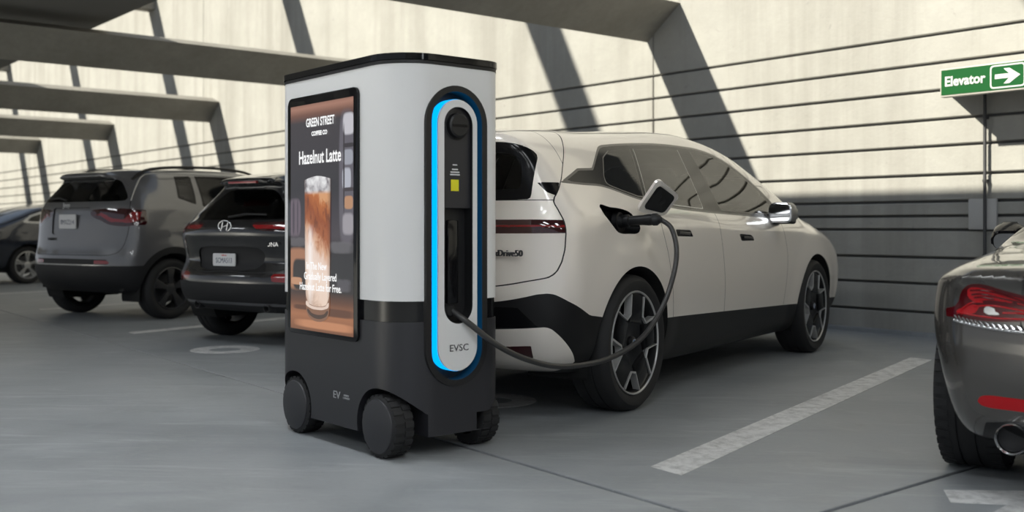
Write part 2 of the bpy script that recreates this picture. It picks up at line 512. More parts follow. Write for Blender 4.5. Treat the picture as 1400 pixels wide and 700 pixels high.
# floor: slabs with open joints over a dark bed
floor = tag(box('floor', (-75, -30, -.30), (30, WALL_Y+.3, -.05), M_JOINT), kind='structure')
def jy(x): return 3.209+(x+10.679)*(2.823-3.209)/(10.679-2.47)
def slab(pts):
    o = prism('concrete_slab', pts, 2, -.05, 0, M_FLOOR, floor, bevel=.004, smooth=None)
    return o
JX = -2.135; G = .011
slab([(-75, -30), (30, -30), (30, jy(30)-G), (-75, jy(-75)-G)])
slab([(-75, jy(-75)+G), (JX-G, jy(JX)+G), (JX-G, WALL_Y-.02), (-75, WALL_Y-.02)])
slab([(JX+G, jy(JX)+G), (30, jy(30)+G), (30, WALL_Y-.02), (JX+G, WALL_Y-.02)])
M_SEAL = mat('pale joint sealant', (.34, .35, .36), .7)
prism('joint_strip', [(-16, jy(-16)-.006), (-4.9, jy(-4.9)-.006), (-4.9, jy(-4.9)+.006), (-16, jy(-16)+.006)], 2, -.04, .002, M_SEAL, floor)
HX, HY = -.28, .96
def paint(name, pts, z=.0015, lab=None):
    o = obj_py(name, [(p[0], p[1], z) for p in pts]+[(p[0], p[1], -.01) for p in pts],
               [tuple(range(len(pts)))]+[(i, len(pts)+i, len(pts)+(i+1) % len(pts), (i+1) % len(pts)) for i in range(len(pts))], M_PAINT, floor)
    return o
def stall_line(x, y, L=4.42, w=.185):
    hx, hy = HX*L, HY*L
    return paint('stall_line', [(x, y), (x+w, y-.02), (x+w+hx, y-.02+hy), (x+hx, y+hy)])
stall_line(-2.999, 3.243)
for k in (-1, 1, 2, 3, 4, 5, 6):
    x = -3.0-3.49*k; stall_line(x, 3.25+.16*k if k > 0 else 3.1)
paint('painted_arrow', [(-2.023, 3.812), (-1.82, 4.03), (-1.729, 4.13), (-1.542, 3.683), (-1.731, 3.456), (-1.768, 3.782), (-1.915, 3.66)])
def floor_ring(x, y, r, ri):
    n = 40
    out = [(x+r*math.cos(2*math.pi*k/n), y+r*math.sin(2*math.pi*k/n)) for k in range(n)]
    inn = [(x+ri*math.cos(2*math.pi*k/n), y+ri*math.sin(2*math.pi*k/n)) for k in range(n)]
    return ring_prism('painted_ring', out, inn, 2, -.01, .0016, M_PAINT, floor)
floor_ring(-8.07, 3.672, .275, .125)
floor_ring(-7.55, 4.35, .27, .12)
floor_ring(-4.72, 3.78, .25, .11)
# kerb strip at the foot of the wall
tag(box('baseboard_back', (-75, WALL_Y-.10, 0), (30, WALL_Y+.02, .035), M_FLOOR), kind='structure')

# long wall: planks of board-marked concrete between recessed joints
wall = tag(box('wall_back', (-75, WALL_Y+.045, -.05), (30, WALL_Y+.40, 11), M_JOINT), kind='structure')
ZJ = [0, .214, .476, .717, .972, 1.097, 1.228, 1.469, 1.731, 1.972, 2.234, 2.483, 2.745]
XJ = [-75, -59.3, -46.5, -33.7, -20.95, -8.33, 4.5, 17.3, 30]
def plank(x0, x1, z0, z1, gx, gz, name):
    bm = bmesh.new(); d = random.uniform(-.004, .004)
    box_bm(bm, (x0+gx, WALL_Y+d, z0+gz), (x1-gx, WALL_Y+.05, z1-gz))
    es = [e for e in bm.edges if all(v.co.y < WALL_Y+.02 for v in e.verts)]
    bmesh.ops.bevel(bm, geom=es, offset=.008, segments=1, affect='EDGES')
    return obj_bm(name, bm, M_WALL, wall)
for i in range(len(XJ)-1):
    for j in range(len(ZJ)-1):
        plank(XJ[i], XJ[i+1], ZJ[j], ZJ[j+1], .009, .012, 'concrete_plank')
    plank(XJ[i], XJ[i+1], 2.745, 11, .004, .012, 'concrete_panel')

# ceiling slab over the aisle, slanted beams from its edge to the wall, high joists over the open gap
ceiling = tag(box('ceiling', (-75, -5.2, 3.75), (30, 4.84, 4.12), M_SLAB), kind='structure')
for k in range(-2, 11):
    x = -8.42-6.12*k
    A = [(x, 3.15), (x+.50, 3.53), (x+.16, 3.64), (x-.19, 3.50)]
    prism('concrete_beam', [(p[0], p[1]) for p in A], 1, -5.1, WALL_Y+.03, M_BEAM, ceiling, smooth=None)
for k in range(-2, 9):
    x = -11.6-6.1*k
    box('concrete_joist', (x-.2, 1.2, 5.95), (x+.2, WALL_Y+.04, 6.35), M_BEAM, ceiling)
# ---------------------------------------------------------------- lit panels under the slab, over the driving aisle (known from reflections; extras added out of view as fill)
M_LAMPON = mat('lit diffuser', (.8, .8, .8), .6, emit=(.93, .97, 1.0), es=18)
M_LAMPBODY = mat('lamp housing', (.5, .5, .5), .5)
def ceiling_light(x, y):
    e = tag(empty('ceiling_light', (x, y, 3.75)), 'unseen long lit panel lamp under the concrete slab above the driving aisle', 'ceiling light', 'aisle ceiling lights')
    box('housing', (-.8, -.30, -.06), (.8, .30, 0), M_LAMPBODY, e)
    box('diffuser', (-.77, -.27, -.075), (.77, .27, -.06), M_LAMPON, e)
for x, y in ((-11.5, -2.4), (-6, -2.4), (-2.5, -2.4), (1, -2.4), (4.5, -2.4), (-7.8, 1.9), (-4.6, 1.9), (-1.4, 1.9), (1.8, 1.9), (5, 1.9), (8.2, 1.9), (.2, -.3), (3.4, -.3)): ceiling_light(x, y)  # short middle row and far-right panel: unseen extras to brighten the right
# ---------------------------------------------------------------- charging kiosk
KX0, KX1, KY0, KY1 = -4.79, -3.70, 2.45, 3.03
M_SHELL = mat('pale grey shell', (.74, .735, .73), .42, coat=.15)
M_DARK = mat('charcoal plastic', (.022, .022, .026), .42)
M_GLOSS = mat('gloss black', (.006, .006, .007), .1, spec=.35)
M_BLACK = mat('matt black', (.008, .008, .009), .5)
M_LED = mat('blue light strip', (.0, .1, .2), .4, emit=(.0, .33, .86), es=1.7)
M_RUB = mat('tyre rubber', (.012, .012, .013), .75)
kiosk = tag(empty('charging_kiosk', (0, 0, 0)), 'tall grey and charcoal mobile charging kiosk on four wheels with lit poster screen', 'charging kiosk')
RK = [.10, .10, .12, .2]
foot = rrect(KX0, KY0, KX1, KY1, RK, 12)
def inset(d): return rrect(KX0+d, KY0+d, KX1-d, KY1-d, [max(r-d, .02) for r in RK], 12)
YC = 2.758
def cutter(pts, axis, a, b): return prism('cut', pts, axis, a, b, None)
def ringcut(): return cutter(stadium(YC, .303, 1.617, .166), 0, KX1-.11, KX1+.3)
up = boolean(prism('upper_shell', foot, 2, .68, 1.700, M_SHELL, kiosk, smooth=None), [ringcut()]); shade(up.data, 30)
bd = boolean(prism('gloss_band', inset(.006), 2, .59, .682, M_GLOSS, kiosk, smooth=None), [ringcut()]); shade(bd.data, 30)
lo = prism('lower_shell', foot, 2, .095, .59, M_DARK, kiosk, smooth=None)
WX = (-4.60, -3.86); WR = .137
cuts = [ringcut()]
for wx in WX:
    for (ya, yb) in ((KY0-.1, KY0+.16), (KY1-.16, KY1+.1)):
        cuts.append(cutter([(wx+(WR+.028)*math.cos(2*math.pi*k/40), WR+(WR+.028)*math.sin(2*math.pi*k/40)) for k in range(40)], 1, ya, yb))
boolean(lo, cuts); shade(lo.data, 30)
prism('lid_base', inset(-.002), 2, 1.700, 1.715, M_BLACK, kiosk, smooth=30)
prism('lid', inset(-.006), 2, 1.717, 1.745, M_GLOSS, kiosk, bevel=.005, smooth=30)
# front light ring and holster
FX = KX1+.003
ring_prism('ring_frame', stadium(YC, .302, 1.618, .1665), stadium(YC, .330, 1.592, .137), 0, FX-.09, FX+.004, M_BLACK, kiosk)
prism('ring_channel', stadium(YC, .329, 1.593, .138), 0, FX-.09, FX-.062, M_BLACK, kiosk)
ring_prism('light_strip', stadium(YC+.006, .366, 1.560, .1085), stadium(YC+.006, .372, 1.554, .103), 0, FX-.062, FX-.008, M_LED, kiosk)
plate = ring_prism('holster_plate', stadium(YC+.006, .368, 1.558, .1065), stadium(YC+.01, .574, 1.526, .078), 0, FX-.05, FX, M_SHELL, kiosk)
hol = prism('holster_panel', stadium(YC+.01, .57, 1.53, .082), 0, FX-.088, FX-.06, M_BLACK, kiosk)
panel = prism('holster_cover', [p for p in stadium(YC+.01, .80, 1.527, .079) if p[1] > 1.1]+[(YC+.01-.079, 1.083), (YC+.01+.079, 1.083)], 0, FX-.06, FX-.02, M_DARK, kiosk)
kn = lathe('holster_socket', [(0, .026), (.046, .026), (.053, .021), (.056, 0), (.064, -.002), (.066, -.02)], 0, M_BLACK, kiosk, center=(FX-.018, YC+.012, 1.445))
box('socket_slot', (FX+.004, YC-.028, 1.438), (FX+.0105, YC+.052, 1.449), M_GLOSS, kn)
M_YEL = mat('yellow sticker', (.78, .72, .02), .5)
M_PRINT = mat('white print', (.75, .75, .75), .5)
box('sticker', (FX-.02, YC-.018, 1.157), (FX-.0185, YC+.024, 1.207), M_YEL, kiosk)
for zz, w, hh in ((1.272, .012, .005), (1.252, .016, .006), (1.240, .024, .006), (1.229, .026, .006)):
    box('printed_line', (FX-.02, YC+.004-w, zz-hh/2), (FX-.0188, YC+.004+w, zz+hh/2), M_PRINT, kiosk)
# plug dock inside the slot and the cable grommet
box('dock_rail', (FX-.06, YC-.02, .66), (FX-.04, YC+.04, 1.03), M_GLOSS, kiosk, bevel=.006)
lathe('cable_grommet', [(0, .03), (.022, .03), (.03, .02), (.034, 0), (.034, -.02)], 0, M_BLACK, kiosk, center=(FX-.06, YC-.01, .63))
ring_prism('slot_liner', stadium(YC+.01, .572, 1.528, .080), stadium(YC+.01, .574, 1.526, .0775), 0, FX-.09, FX-.002, M_BLACK, kiosk)
M_GPRINT = mat('grey print', (.35,.35,.36), .5)
M_INK = mat('dark print', (.03, .03, .035), .5)
text('lettering', 'EVSC', .042, M_INK, kiosk, (FX+.0006, YC+.012, .468), (math.pi/2, 0, math.pi/2), sx=1.12)
text('lettering', 'EV', .048, M_GPRINT, kiosk, (-4.20, KY0-.0008, .232), (math.pi/2, 0, 0), sx=1.2)
text('lettering', 'SERVICE\nCOMPANY', .012, M_GPRINT, kiosk, (-4.115, KY0-.0008, .232), (math.pi/2, 0, 0))

# wheels
def kiosk_wheel(x, side):
    y = KY0+.055 if side < 0 else KY1-.055
    w = empty('wheel', (x, y, WR), parent=kiosk)
    bm = bmesh.new()
    lathe_bm(bm, [(.09, -.052), (.118, -.052), (.130, -.046), (.133, -.03), (.133, .03), (.130, .046), (.118, .052), (.09, .052)], 1, 44)
    for k in range(22):
        for s in (-1, 1):
            a = 2*math.pi*(k+.25*(s+1))/22
            m = Matrix.Rotation(a, 4, 'Y')
            n0 = len(bm.verts); r = bmesh.ops.create_cube(bm, size=1)
            for v in r['verts']:
                v.co = Vector((v.co.x*.009+.1325, v.co.y*.043+s*.024, v.co.z*.026)); v.co = m @ v.co
    obj_bm('tyre', bm, M_RUB, w, 30)
    s = -1 if side < 0 else 1
    lathe('wheel_cover', [(0, s*.06), (.104, s*.06), (.116, s*.057), (.119, s*.05), (.119, s*.03)], 1, M_DARK, w)
    lathe('hub', [(0, -s*.056), (.06, -s*.056), (.065, -s*.02)], 1, M_BLACK, w)
for wx in WX:
    for s in (-1, 1): kiosk_wheel(wx, s)

# poster screen: bezel, lit picture, flat printed layers
def emat(name, col, s=1.0, build=None):
    m = bpy.data.materials.new(name); m.use_nodes = True; nt = m.node_tree
    b = nt.nodes['Principled BSDF']; b.inputs['Base Color'].default_value = (.01, .01, .01, 1); b.inputs['Roughness'].default_value = .25
    b.inputs['Emission Color'].default_value = (*col, 1); b.inputs['Emission Strength'].default_value = s
    if build: build(nt, b)
    return m
prism('screen_bezel', rrect(-4.647, .488, -4.0, 1.620, .035, 6), 1, KY0-.012, KY0+.02, M_GLOSS, kiosk, bevel=.003)
SX0, SX1, SZ0, SZ1 = -4.616, -4.034, .510, 1.579
def sxz(u, v): return (SX0+u*(SX1-SX0), SZ0+v*(SZ1-SZ0))
def poster_bg(nt, b):
    tc = nt.nodes.new('ShaderNodeTexCoord'); sp = nt.nodes.new('ShaderNodeSeparateXYZ'); nt.links.new(tc.outputs['Object'], sp.inputs[0])
    def lin(s, a, d):
        m = node(nt, 'ShaderNodeMapRange'); nt.links.new(s, m.inputs[0]); m.inputs[1].default_value = a; m.inputs[2].default_value = d; return m.outputs[0]
    u = lin(sp.outputs[0], SX0, SX1); v = lin(sp.outputs[2], SZ0, SZ1)
    c = ramp(nt, v, [(0, srgb(120, 78, 54)), (.07, srgb(158, 104, 72)), (.13, srgb(96, 62, 46)), (.18, srgb(42, 38, 40)), (.34, srgb(40, 38, 42)), (.42, srgb(66, 60, 66)), (.55, srgb(52, 48, 54)), (.62, srgb(44, 42, 46)), (.92, srgb(58, 53, 56)), (.955, srgb(112, 76, 62)), (.985, srgb(160, 116, 98)), (1, srgb(140, 100, 84))])
    nz = noise(nt, 14, 4, .6, tc.outputs['Object'])
    def blob(cu, cv, ru, rv, soft, col, fac=1.0, nz_=.25):
        nonlocal c
        def m(op, a, b_=None):
            n_ = node(nt, 'ShaderNodeMath', operation=op)
            for k_, q_ in enumerate((a, b_)):
                if q_ is None: continue
                if hasattr(q_, 'links'): nt.links.new(q_, n_.inputs[k_])
                else: n_.inputs[k_].default_value = q_
            return n_.outputs[0]
        du = m('ABSOLUTE', m('DIVIDE', m('SUBTRACT', u, cu), ru)); dv = m('ABSOLUTE', m('DIVIDE', m('SUBTRACT', v, cv), rv))
        d = m('ADD', m('POWER', du, 4.0), m('POWER', dv, 4.0))
        d = m('ADD', d, m('MULTIPLY', m('SUBTRACT', nz, .5), nz_))
        c = mixc(nt, ramp(nt, d, [(max(0, 1-soft), (fac,)*3), (min(1, 1.0), (0, 0, 0))]), c, srgb(*col))
    blob(.90, .66, .12, .30, .5, (92, 88, 96)); blob(.93, .89, .09, .05, .6, (190, 188, 194)); blob(.92, .75, .08, .035, .6, (150, 152, 162)); blob(.90, .66, .07, .05, .6, (172, 174, 184))
    blob(.93, .56, .07, .03, .6, (176, 132, 100)); blob(.92, .47, .09, .05, .7, (150, 146, 152)); blob(.86, .70, .012, .2, .7, (50, 44, 48)); blob(.93, .80, .09, .01, .7, (48, 42, 46)); blob(.93, .615, .09, .009, .7, (60, 52, 56))
    blob(.07, .50, .11, .09, .5, (100, 88, 98)); blob(.05, .50, .018, .085, .7, (70, 62, 72)); blob(.12, .50, .012, .085, .7, (74, 66, 76))
    blob(.5, .30, .6, .095, .35, (40, 39, 43)); blob(.82, .37, .20, .028, .8, (98, 96, 100), .8, 1.2); blob(.12, .39, .16, .022, .8, (92, 88, 92), .8, 1.2)
    blob(.13, .27, .20, .10, .5, (158, 110, 82)); blob(.17, .245, .14, .075, .5, (44, 38, 38)); blob(.10, .215, .10, .018, .6, (186, 138, 106))
    blob(.85, .21, .12, .03, .8, (84, 82, 88), .8, 1.6); blob(.75, .09, .3, .02, .8, (92, 58, 42)); blob(.2, .10, .16, .012, .8, (90, 56, 40)); blob(.55, .03, .5, .02, .8, (186, 128, 92))
    nt.links.new(c, b.inputs['Emission Color'])
def flat(name, pts, m, layer, parent):
    y = KY0-.0125-.0006*layer
    o = obj_py(name, [(p[0], y, p[1]) for p in pts], [tuple(range(len(pts)))], m, parent)
    return o
scr = flat('screen', [sxz(0, 0), sxz(1, 0), sxz(1, 1), sxz(0, 1)], emat('poster picture', (.05, .05, .05), 1.0, poster_bg), 0, kiosk)
def uvpoly(pts, n=6): return [sxz(*p) for p in smooth_loop(pts, n)]
CU0, CU1 = .245, .665
def glass_mat(nt, b):
    tc = nt.nodes.new('ShaderNodeTexCoord'); sp = nt.nodes.new('ShaderNodeSeparateXYZ'); nt.links.new(tc.outputs['Object'], sp.inputs[0])
    def lin(s, a, d):
        m = node(nt, 'ShaderNodeMapRange'); nt.links.new(s, m.inputs[0]); m.inputs[1].default_value = a; m.inputs[2].default_value = d; return m.outputs[0]
    u = lin(sp.outputs[0], sxz(CU0, 0)[0], sxz(CU1, 0)[0]); v = lin(sp.outputs[2], sxz(0, .10)[1], sxz(0, .665)[1])
    n = noise(nt, 11, 6, .62, objvec(nt, (1.5, 1, .75), world=False), 1.2)
    ad = node(nt, 'ShaderNodeMath', operation='MULTIPLY_ADD'); nt.links.new(n, ad.inputs[0]); ad.inputs[1].default_value = .34; nt.links.new(v, ad.inputs[2])
    a2 = node(nt, 'ShaderNodeMath', operation='MULTIPLY_ADD'); nt.links.new(u, a2.inputs[0]); a2.inputs[1].default_value = .22; nt.links.new(ad.outputs[0], a2.inputs[2])
    sb = node(nt, 'ShaderNodeMath', operation='SUBTRACT'); nt.links.new(a2.outputs[0], sb.inputs[0]); sb.inputs[1].default_value = .28
    c = ramp(nt, sb.outputs[0], [(.0, srgb(196, 166, 146)), (.08, srgb(226, 200, 182)), (.26, srgb(232, 212, 198)), (.42, srgb(226, 200, 184)), (.50, srgb(206, 158, 126)), (.58, srgb(160, 92, 54)), (.72, srgb(140, 70, 30)), (.84, srgb(176, 100, 46)), (.90, srgb(206, 150, 104))])
    ic = noise(nt, 16, 3, .5, objvec(nt, (1, 1, 1), world=False), .5)
    ice = ramp(nt, ic, [(.36, srgb(120, 116, 120)), (.5, srgb(196, 194, 196)), (.66, srgb(232, 232, 232))])
    c = mixc(nt, ramp(nt, v, [(.885, (0, 0, 0)), (.915, (1, 1, 1))]), c, ice)
    dr = noise(nt, 34, 3, .6, objvec(nt, (1, 1, .35), world=False))
    m5 = node(nt, 'ShaderNodeMath', operation='MULTIPLY'); nt.links.new(ramp(nt, dr, [(.56, (0, 0, 0)), (.64, (.6, .6, .6))]), m5.inputs[0]); nt.links.new(ramp(nt, v, [(.4, (0, 0, 0)), (.5, (1, 1, 1)), (.85, (1, 1, 1)), (.9, (0, 0, 0))]), m5.inputs[1])
    c = mixc(nt, m5.outputs[0], c, srgb(96, 46, 22))
    c = mixc(nt, ramp(nt, u, [(0, (.7, .7, .7)), (.06, (.1, .1, .1)), (.14, (0, 0, 0)), (.86, (0, 0, 0)), (.95, (.35, .35, .35)), (1, (.7, .7, .7))]), c, srgb(78, 54, 42))
    m6 = node(nt, 'ShaderNodeMath', operation='MULTIPLY'); nt.links.new(ramp(nt, u, [(.10, (0, 0, 0)), (.22, (.75, .75, .75)), (.36, (.1, .1, .1)), (.5, (0, 0, 0))]), m6.inputs[0]); nt.links.new(ramp(nt, v, [(.05, (.4, .4, .4)), (.2, (1, 1, 1)), (.58, (.9, .9, .9)), (.66, (0, 0, 0))]), m6.inputs[1])
    c = mixc(nt, m6.outputs[0], c, srgb(248, 244, 242))
    nt.links.new(c, b.inputs['Emission Color'])
flat('picture_shape', uvpoly([(CU0+.018, .20, 1), (.275, .09), (.33, .058), (.46, .044), (.59, .058), (.64, .09), (CU1-.015, .20, 1)], 6), emat('poster glass foot', srgb(128, 92, 72)), 4, scr)
flat('picture_shape', uvpoly([(.29, .095), (.33, .07), (.46, .056), (.59, .07), (.625, .095), (.56, .08), (.46, .074), (.36, .08)], 6), emat('poster foot shade', srgb(70, 52, 44)), 4.6, scr)
flat('picture_shape', uvpoly([(CU0, .665, 1), (CU0+.02, .17), (.30, .128), (.36, .115), (.46, .11), (.56, .115), (.61, .128), (CU1-.02, .17), (CU1, .665, 1), (.56, .675), (.45, .68), (.34, .675)], 6), emat('poster latte', (1, 1, 1), 1.0, glass_mat), 5.2, scr)
flat('picture_shape', uvpoly([(.27, .125), (.33, .102), (.46, .096), (.58, .102), (.64, .125), (.58, .114), (.46, .108), (.34, .114)], 6), emat('poster foot gleam', srgb(220, 198, 184)), 5.8, scr)
M_SW = emat('poster white lettering', (.95, .95, .95), 1.0)
def stext(s, u, v, size, fit, bold=.0006):
    x, z = sxz(u, v); return text('lettering', s, size, M_SW, scr, (x, KY0-.0165, z), (math.pi/2, 0, 0), fit=fit, bold=bold, depth=.0003)
stext('GREEN STREET', .50, .915, .056, .262, .0012)
stext('COFFEE CO', .49, .866, .028, .145, .0012)
stext('Hazelnut Latte', .49, .762, .088, .39, .0014)
stext('In The New', .44, .285, .05, .19)
stext('Gradually Layered', .5, .24, .05, .30)
stext('Hazelnut Latte for Free.', .5, .193, .05, .385)
# ---------------------------------------------------------------- car parts
def flake(col, rough=.28, metal=.55):
    def f(nt, b):
        b.inputs['Coat Weight'].default_value = 1; b.inputs['Coat Roughness'].default_value = .03
    return f
def car_paint(name, col, metal=.35, rough=.32):
    return mat(name, col, rough, metal, coat=1)
def glass(name, tint, ior=1.6):
    m = bpy.data.materials.get(name)
    if m: return m
    m = bpy.data.materials.new(name); m.use_nodes = True; nt = m.node_tree
    for n in list(nt.nodes):
        if n.type != 'OUTPUT_MATERIAL': nt.nodes.remove(n)
    out = [n for n in nt.nodes if n.type == 'OUTPUT_MATERIAL'][0]
    t = node(nt, 'ShaderNodeBsdfTransparent'); t.inputs[0].default_value = (*tint, 1)
    g = node(nt, 'ShaderNodeBsdfGlossy'); g.inputs['Roughness'].default_value = .01; g.inputs[0].default_value = (1, 1, 1, 1)
    fr = node(nt, 'ShaderNodeFresnel', i_IOR=ior); mx = node(nt, 'ShaderNodeMixShader')
    nt.links.new(fr.outputs[0], mx.inputs[0]); nt.links.new(t.outputs[0], mx.inputs[1]); nt.links.new(g.outputs[0], mx.inputs[2])
    nt.links.new(mx.outputs[0], out.inputs[0])
    return m
M_GLASS = glass('tinted window glass', (.13, .13, .135), 1.33)
M_CHROME = mat('bright metal', (.72, .72, .73), .16, 1)
M_ALLOY = mat('machined alloy', (.46, .46, .455), .3, .35)
M_CLAD = mat('black cladding', (.009, .009, .010), .45, spec=.3)
M_GAP = mat('shut line', (.012, .012, .012), .8)
M_UNDER = mat('underbody', (.006, .006, .006), .9)
M_SEAT = mat('dark seat', (.035, .033, .032), .7)
def band(s, g, w):
    # three pieces: inside, a strip of half width w along g = 0, outside
    inn, rest = s.split(g+w)
    return inn, rest

def cut_band(s, fn, w):
    inside, rest = s.split(fn(s)+w)
    strip, outside = rest.split(fn(rest)-w)
    return inside, strip, outside

def merge(*ss):
    v = []; n = []; t = []; k = 0
    for s in ss:
        v.append(s.v); n.append(s.n); t.append(s.t+k); k += len(s.v)
    return Surf(np.concatenate(v), np.concatenate(n), np.concatenate(t))

def tyre_bm(bm, R, w, rim, n=72, tread=None):
    h = w/2; s = (R-rim)
    prof = [(rim-.012, -h*.80), (rim, -h*.86), (rim+.35*s, -h*1.0), (rim+.62*s, -h*1.0), (R-.022, -h*.92), (R-.006, -h*.80), (R, -h*.62),
            (R, -h*.30), (R-.007, -h*.29), (R-.007, -h*.24), (R, -h*.23), (R, h*.23), (R-.007, h*.24), (R-.007, h*.29), (R, h*.30), (R, h*.62),
            (R-.006, h*.80), (R-.022, h*.92), (rim+.62*s, h), (rim+.35*s, h), (rim, h*.86), (rim-.012, h*.80)]
    lathe_bm(bm, prof, 1, n)
    if tread:
        for k in range(tread):
            for sd in (-1, 1):
                m = Matrix.Rotation(2*math.pi*(k+.25*sd)/tread, 4, 'Y')
                r = bmesh.ops.create_cube(bm, size=1)
                for v in r['verts']:
                    v.co = m @ Vector((v.co.x*.012+R-.004, v.co.y*h*.42+sd*h*.72, v.co.z*2*math.pi*R/tread*.62))

def wheel_base(car, x, side, yc, R, w, rim, tread=None, zc=None):
    # wheel centre at (x, side*yc, R); local +y is the outer face after the turn
    e = empty('wheel', (x, side*yc, R), rz=0 if side > 0 else math.pi, parent=car)
    bm = bmesh.new(); tyre_bm(bm, R, w, rim, tread=tread); obj_bm('tyre', bm, M_RUB, e, 40)
    return e

def polar_prism(name, pts, y0, y1, m, parent, bevel=.003):
    # pts: (radius, degrees) outline in the wheel plane
    q = [(r*math.cos(math.radians(a)), r*math.sin(math.radians(a))) for r, a in pts]
    return prism(name, q, 1, y0, y1, m, parent, bevel=bevel)

def islands(name, s, m, parent):
    # one object for each connected piece
    lab = np.arange(len(s.v))
    while True:
        mn = lab[s.t].min(1); new = lab.copy()
        for c in range(3): np.minimum.at(new, s.t[:, c], mn)
        new = new[new]
        if (new == lab).all(): break
        lab = new
    tl = lab[s.t[:, 0]]; ids, cnt = np.unique(tl, return_counts=True)
    return [surf_obj(name, Surf(s.v, s.n, s.t[tl == i]).compact(), m, parent) for i, c in zip(ids, cnt) if c > 6]

def halves(name, s, m, parent, off=0):
    out = []
    if not len(s.t): return out
    if off: s = s.offset(off)
    for sg in (-1, 1):
        k = Surf(s.v, s.n, s.t[s.v[s.t, 1].mean(1)*sg > 0]).compact()
        if len(k.t): out += islands(name, k, m, parent)
    return out

def cut_arches(s, xs, R, Ra, ymin=.4):
    g = np.min([np.hypot(s.v[:, 0]-x, s.v[:, 2]-R) for x in xs], 0)-Ra
    return s.split(np.where(np.abs(s.v[:, 1]) > ymin, g, 1))[1]

def arch_liner(body, car, x, R, Ra, m, depth=.36, zlow=.2):
    for sg in (-1, 1):
        v = []; f = []; n = 40
        ang = [math.radians(-28+236*k/n) for k in range(n+1)]
        for a in ang:
            px, pz = x+Ra*math.cos(a), max(R+Ra*math.sin(a), zlow)
            yo = float(body.w(np.array([px]), np.array([pz]))[0])-.004
            v += [(px, sg*yo, pz), (px, sg*(yo-depth), pz)]
        for k in range(n): f.append((2*k, 2*k+1, 2*k+3, 2*k+2))
        f.append(tuple(2*k+1 for k in range(n+1)))
        obj_py('wheel_well', v, f, m, car)

def rod(bm, a, b, r0, r1, flat_y=None):
    tube_bm(bm, [a, b], [r0, r1], 8)

def bar_pts(p, q, w):
    p = np.array(p); q = np.array(q); d = (q-p)/np.linalg.norm(q-p); n = np.array([-d[1], d[0]])*w/2
    return [tuple(p-n), tuple(q-n), tuple(q+n), tuple(p+n)]

def pol(r, a): return (r*math.cos(math.radians(a)), r*math.sin(math.radians(a)))

def seat(car, x, y, z, m):
    e = empty('seat', (x, y, z), parent=car)
    q = rrect(-.24, -.25, .26, .25, .08, 4)
    prism('seat_cushion', q, 2, 0, .16, m, e, bevel=.03)
    b = prism('seat_back', rrect(-.24, .08, .24, .66, .1, 4), 0, -.36, -.24, m, e, bevel=.03)
    prism('headrest', rrect(-.13, .70, .13, .88, .05, 4), 0, -.37, -.29, m, e, bevel=.02)
W_SIL = [(-.50,.24),(-.74,.31),(-.84,.46),(-.86,.62),(-.85,.80),(-.842,.97),(-.84,1.05),(-.82,1.13),(-.815,1.32),(-.83,1.45),(-.79,1.495),(-.45,1.535),(0,1.558),(.5,1.595),(1.0,1.628),(1.4,1.635),(1.8,1.605),(2.2,1.535),(2.6,1.435),(3.0,1.305),(3.25,1.20),(3.45,1.135),(3.7,1.085),(4.0,.985),(4.2,.82),(4.27,.60),(4.25,.40),(4.12,.25),(3.8,.2),(2.2,.19),(.5,.19)]
W_SEC = {
-1.0:[(.18,.80),(.45,.88),(.72,.92),(.98,.92),(1.12,.86),(1.50,.66)],
-.4:[(.18,.84),(.45,.93),(.72,.955),(1.02,.945),(1.16,.88),(1.54,.665)],
.4:[(.18,.87),(.45,.94),(.72,.965),(1.05,.945),(1.18,.885),(1.58,.66)],
1.5:[(.18,.87),(.42,.93),(.70,.955),(.98,.94),(1.095,.895),(1.57,.65)],
2.5:[(.18,.87),(.42,.93),(.70,.955),(.95,.94),(1.05,.905),(1.4,.705)],
3.3:[(.18,.85),(.42,.93),(.70,.96),(.90,.945),(1.04,.87),(1.3,.68)],
4.3:[(.18,.80),(.42,.90),(.65,.92),(.80,.90),(.95,.80),(1.2,.6)]}
M_WHITE = car_paint('pearl white paint', (.86,.80,.735), .12, .3)
wcar = tag(empty('electric_suv', (-4.877, 3.893, 0), math.atan2(.957, -.291)), 'pearl white electric crossover plugged in beside the charging kiosk', 'car')
wb = Body(W_SIL,W_SEC,.97,(.20,3.4),(.37,2.4),.07,flare=[(0,.37,.40,.012),(3.165,.37,.4,.012)])
ws = wb.mesh(.02)
WA = (0, 3.165)
ws = cut_arches(ws, WA, .37, .415)
def P(*pts): return np.array(pts, float)
W_DLO = smooth_loop([(-.613,1.222,1), (-.378,1.305,1), (-.221,1.314,1), (-.032,1.435), (.066,1.460), (.514,1.500), (.9,1.522), (1.296,1.529), (1.5,1.525), (1.729,1.502), (1.904,1.463), (2.091,1.398), (2.290,1.307), (2.426,1.218), (2.482,1.140), (2.381,1.054,1), (1.882,1.071), (.993,1.091), (.539,1.109), (.149,1.151), (-.191,1.211), (-.40,1.216)], 5)
M_TRIM = mat('satin grey trim', (.12,.115,.11), .3, .5)
M_PIANO = mat('gloss black trim', (.006,.006,.007), .14, spec=.2)
wd, frm, ws = cut_band(ws, lambda k: k.side_g(W_DLO)+.006, .006)
halves('window_trim', frm, M_TRIM, wcar)
inner_top, wd = wd.split(np.where(wd.v[:,2] > 1.24, -(wd.side_g(W_DLO)+.034), 1.0))
halves('window_frame', wd.split(wd.side_g(W_DLO)+.034)[1] if False else inner_top, M_PIANO, wcar)
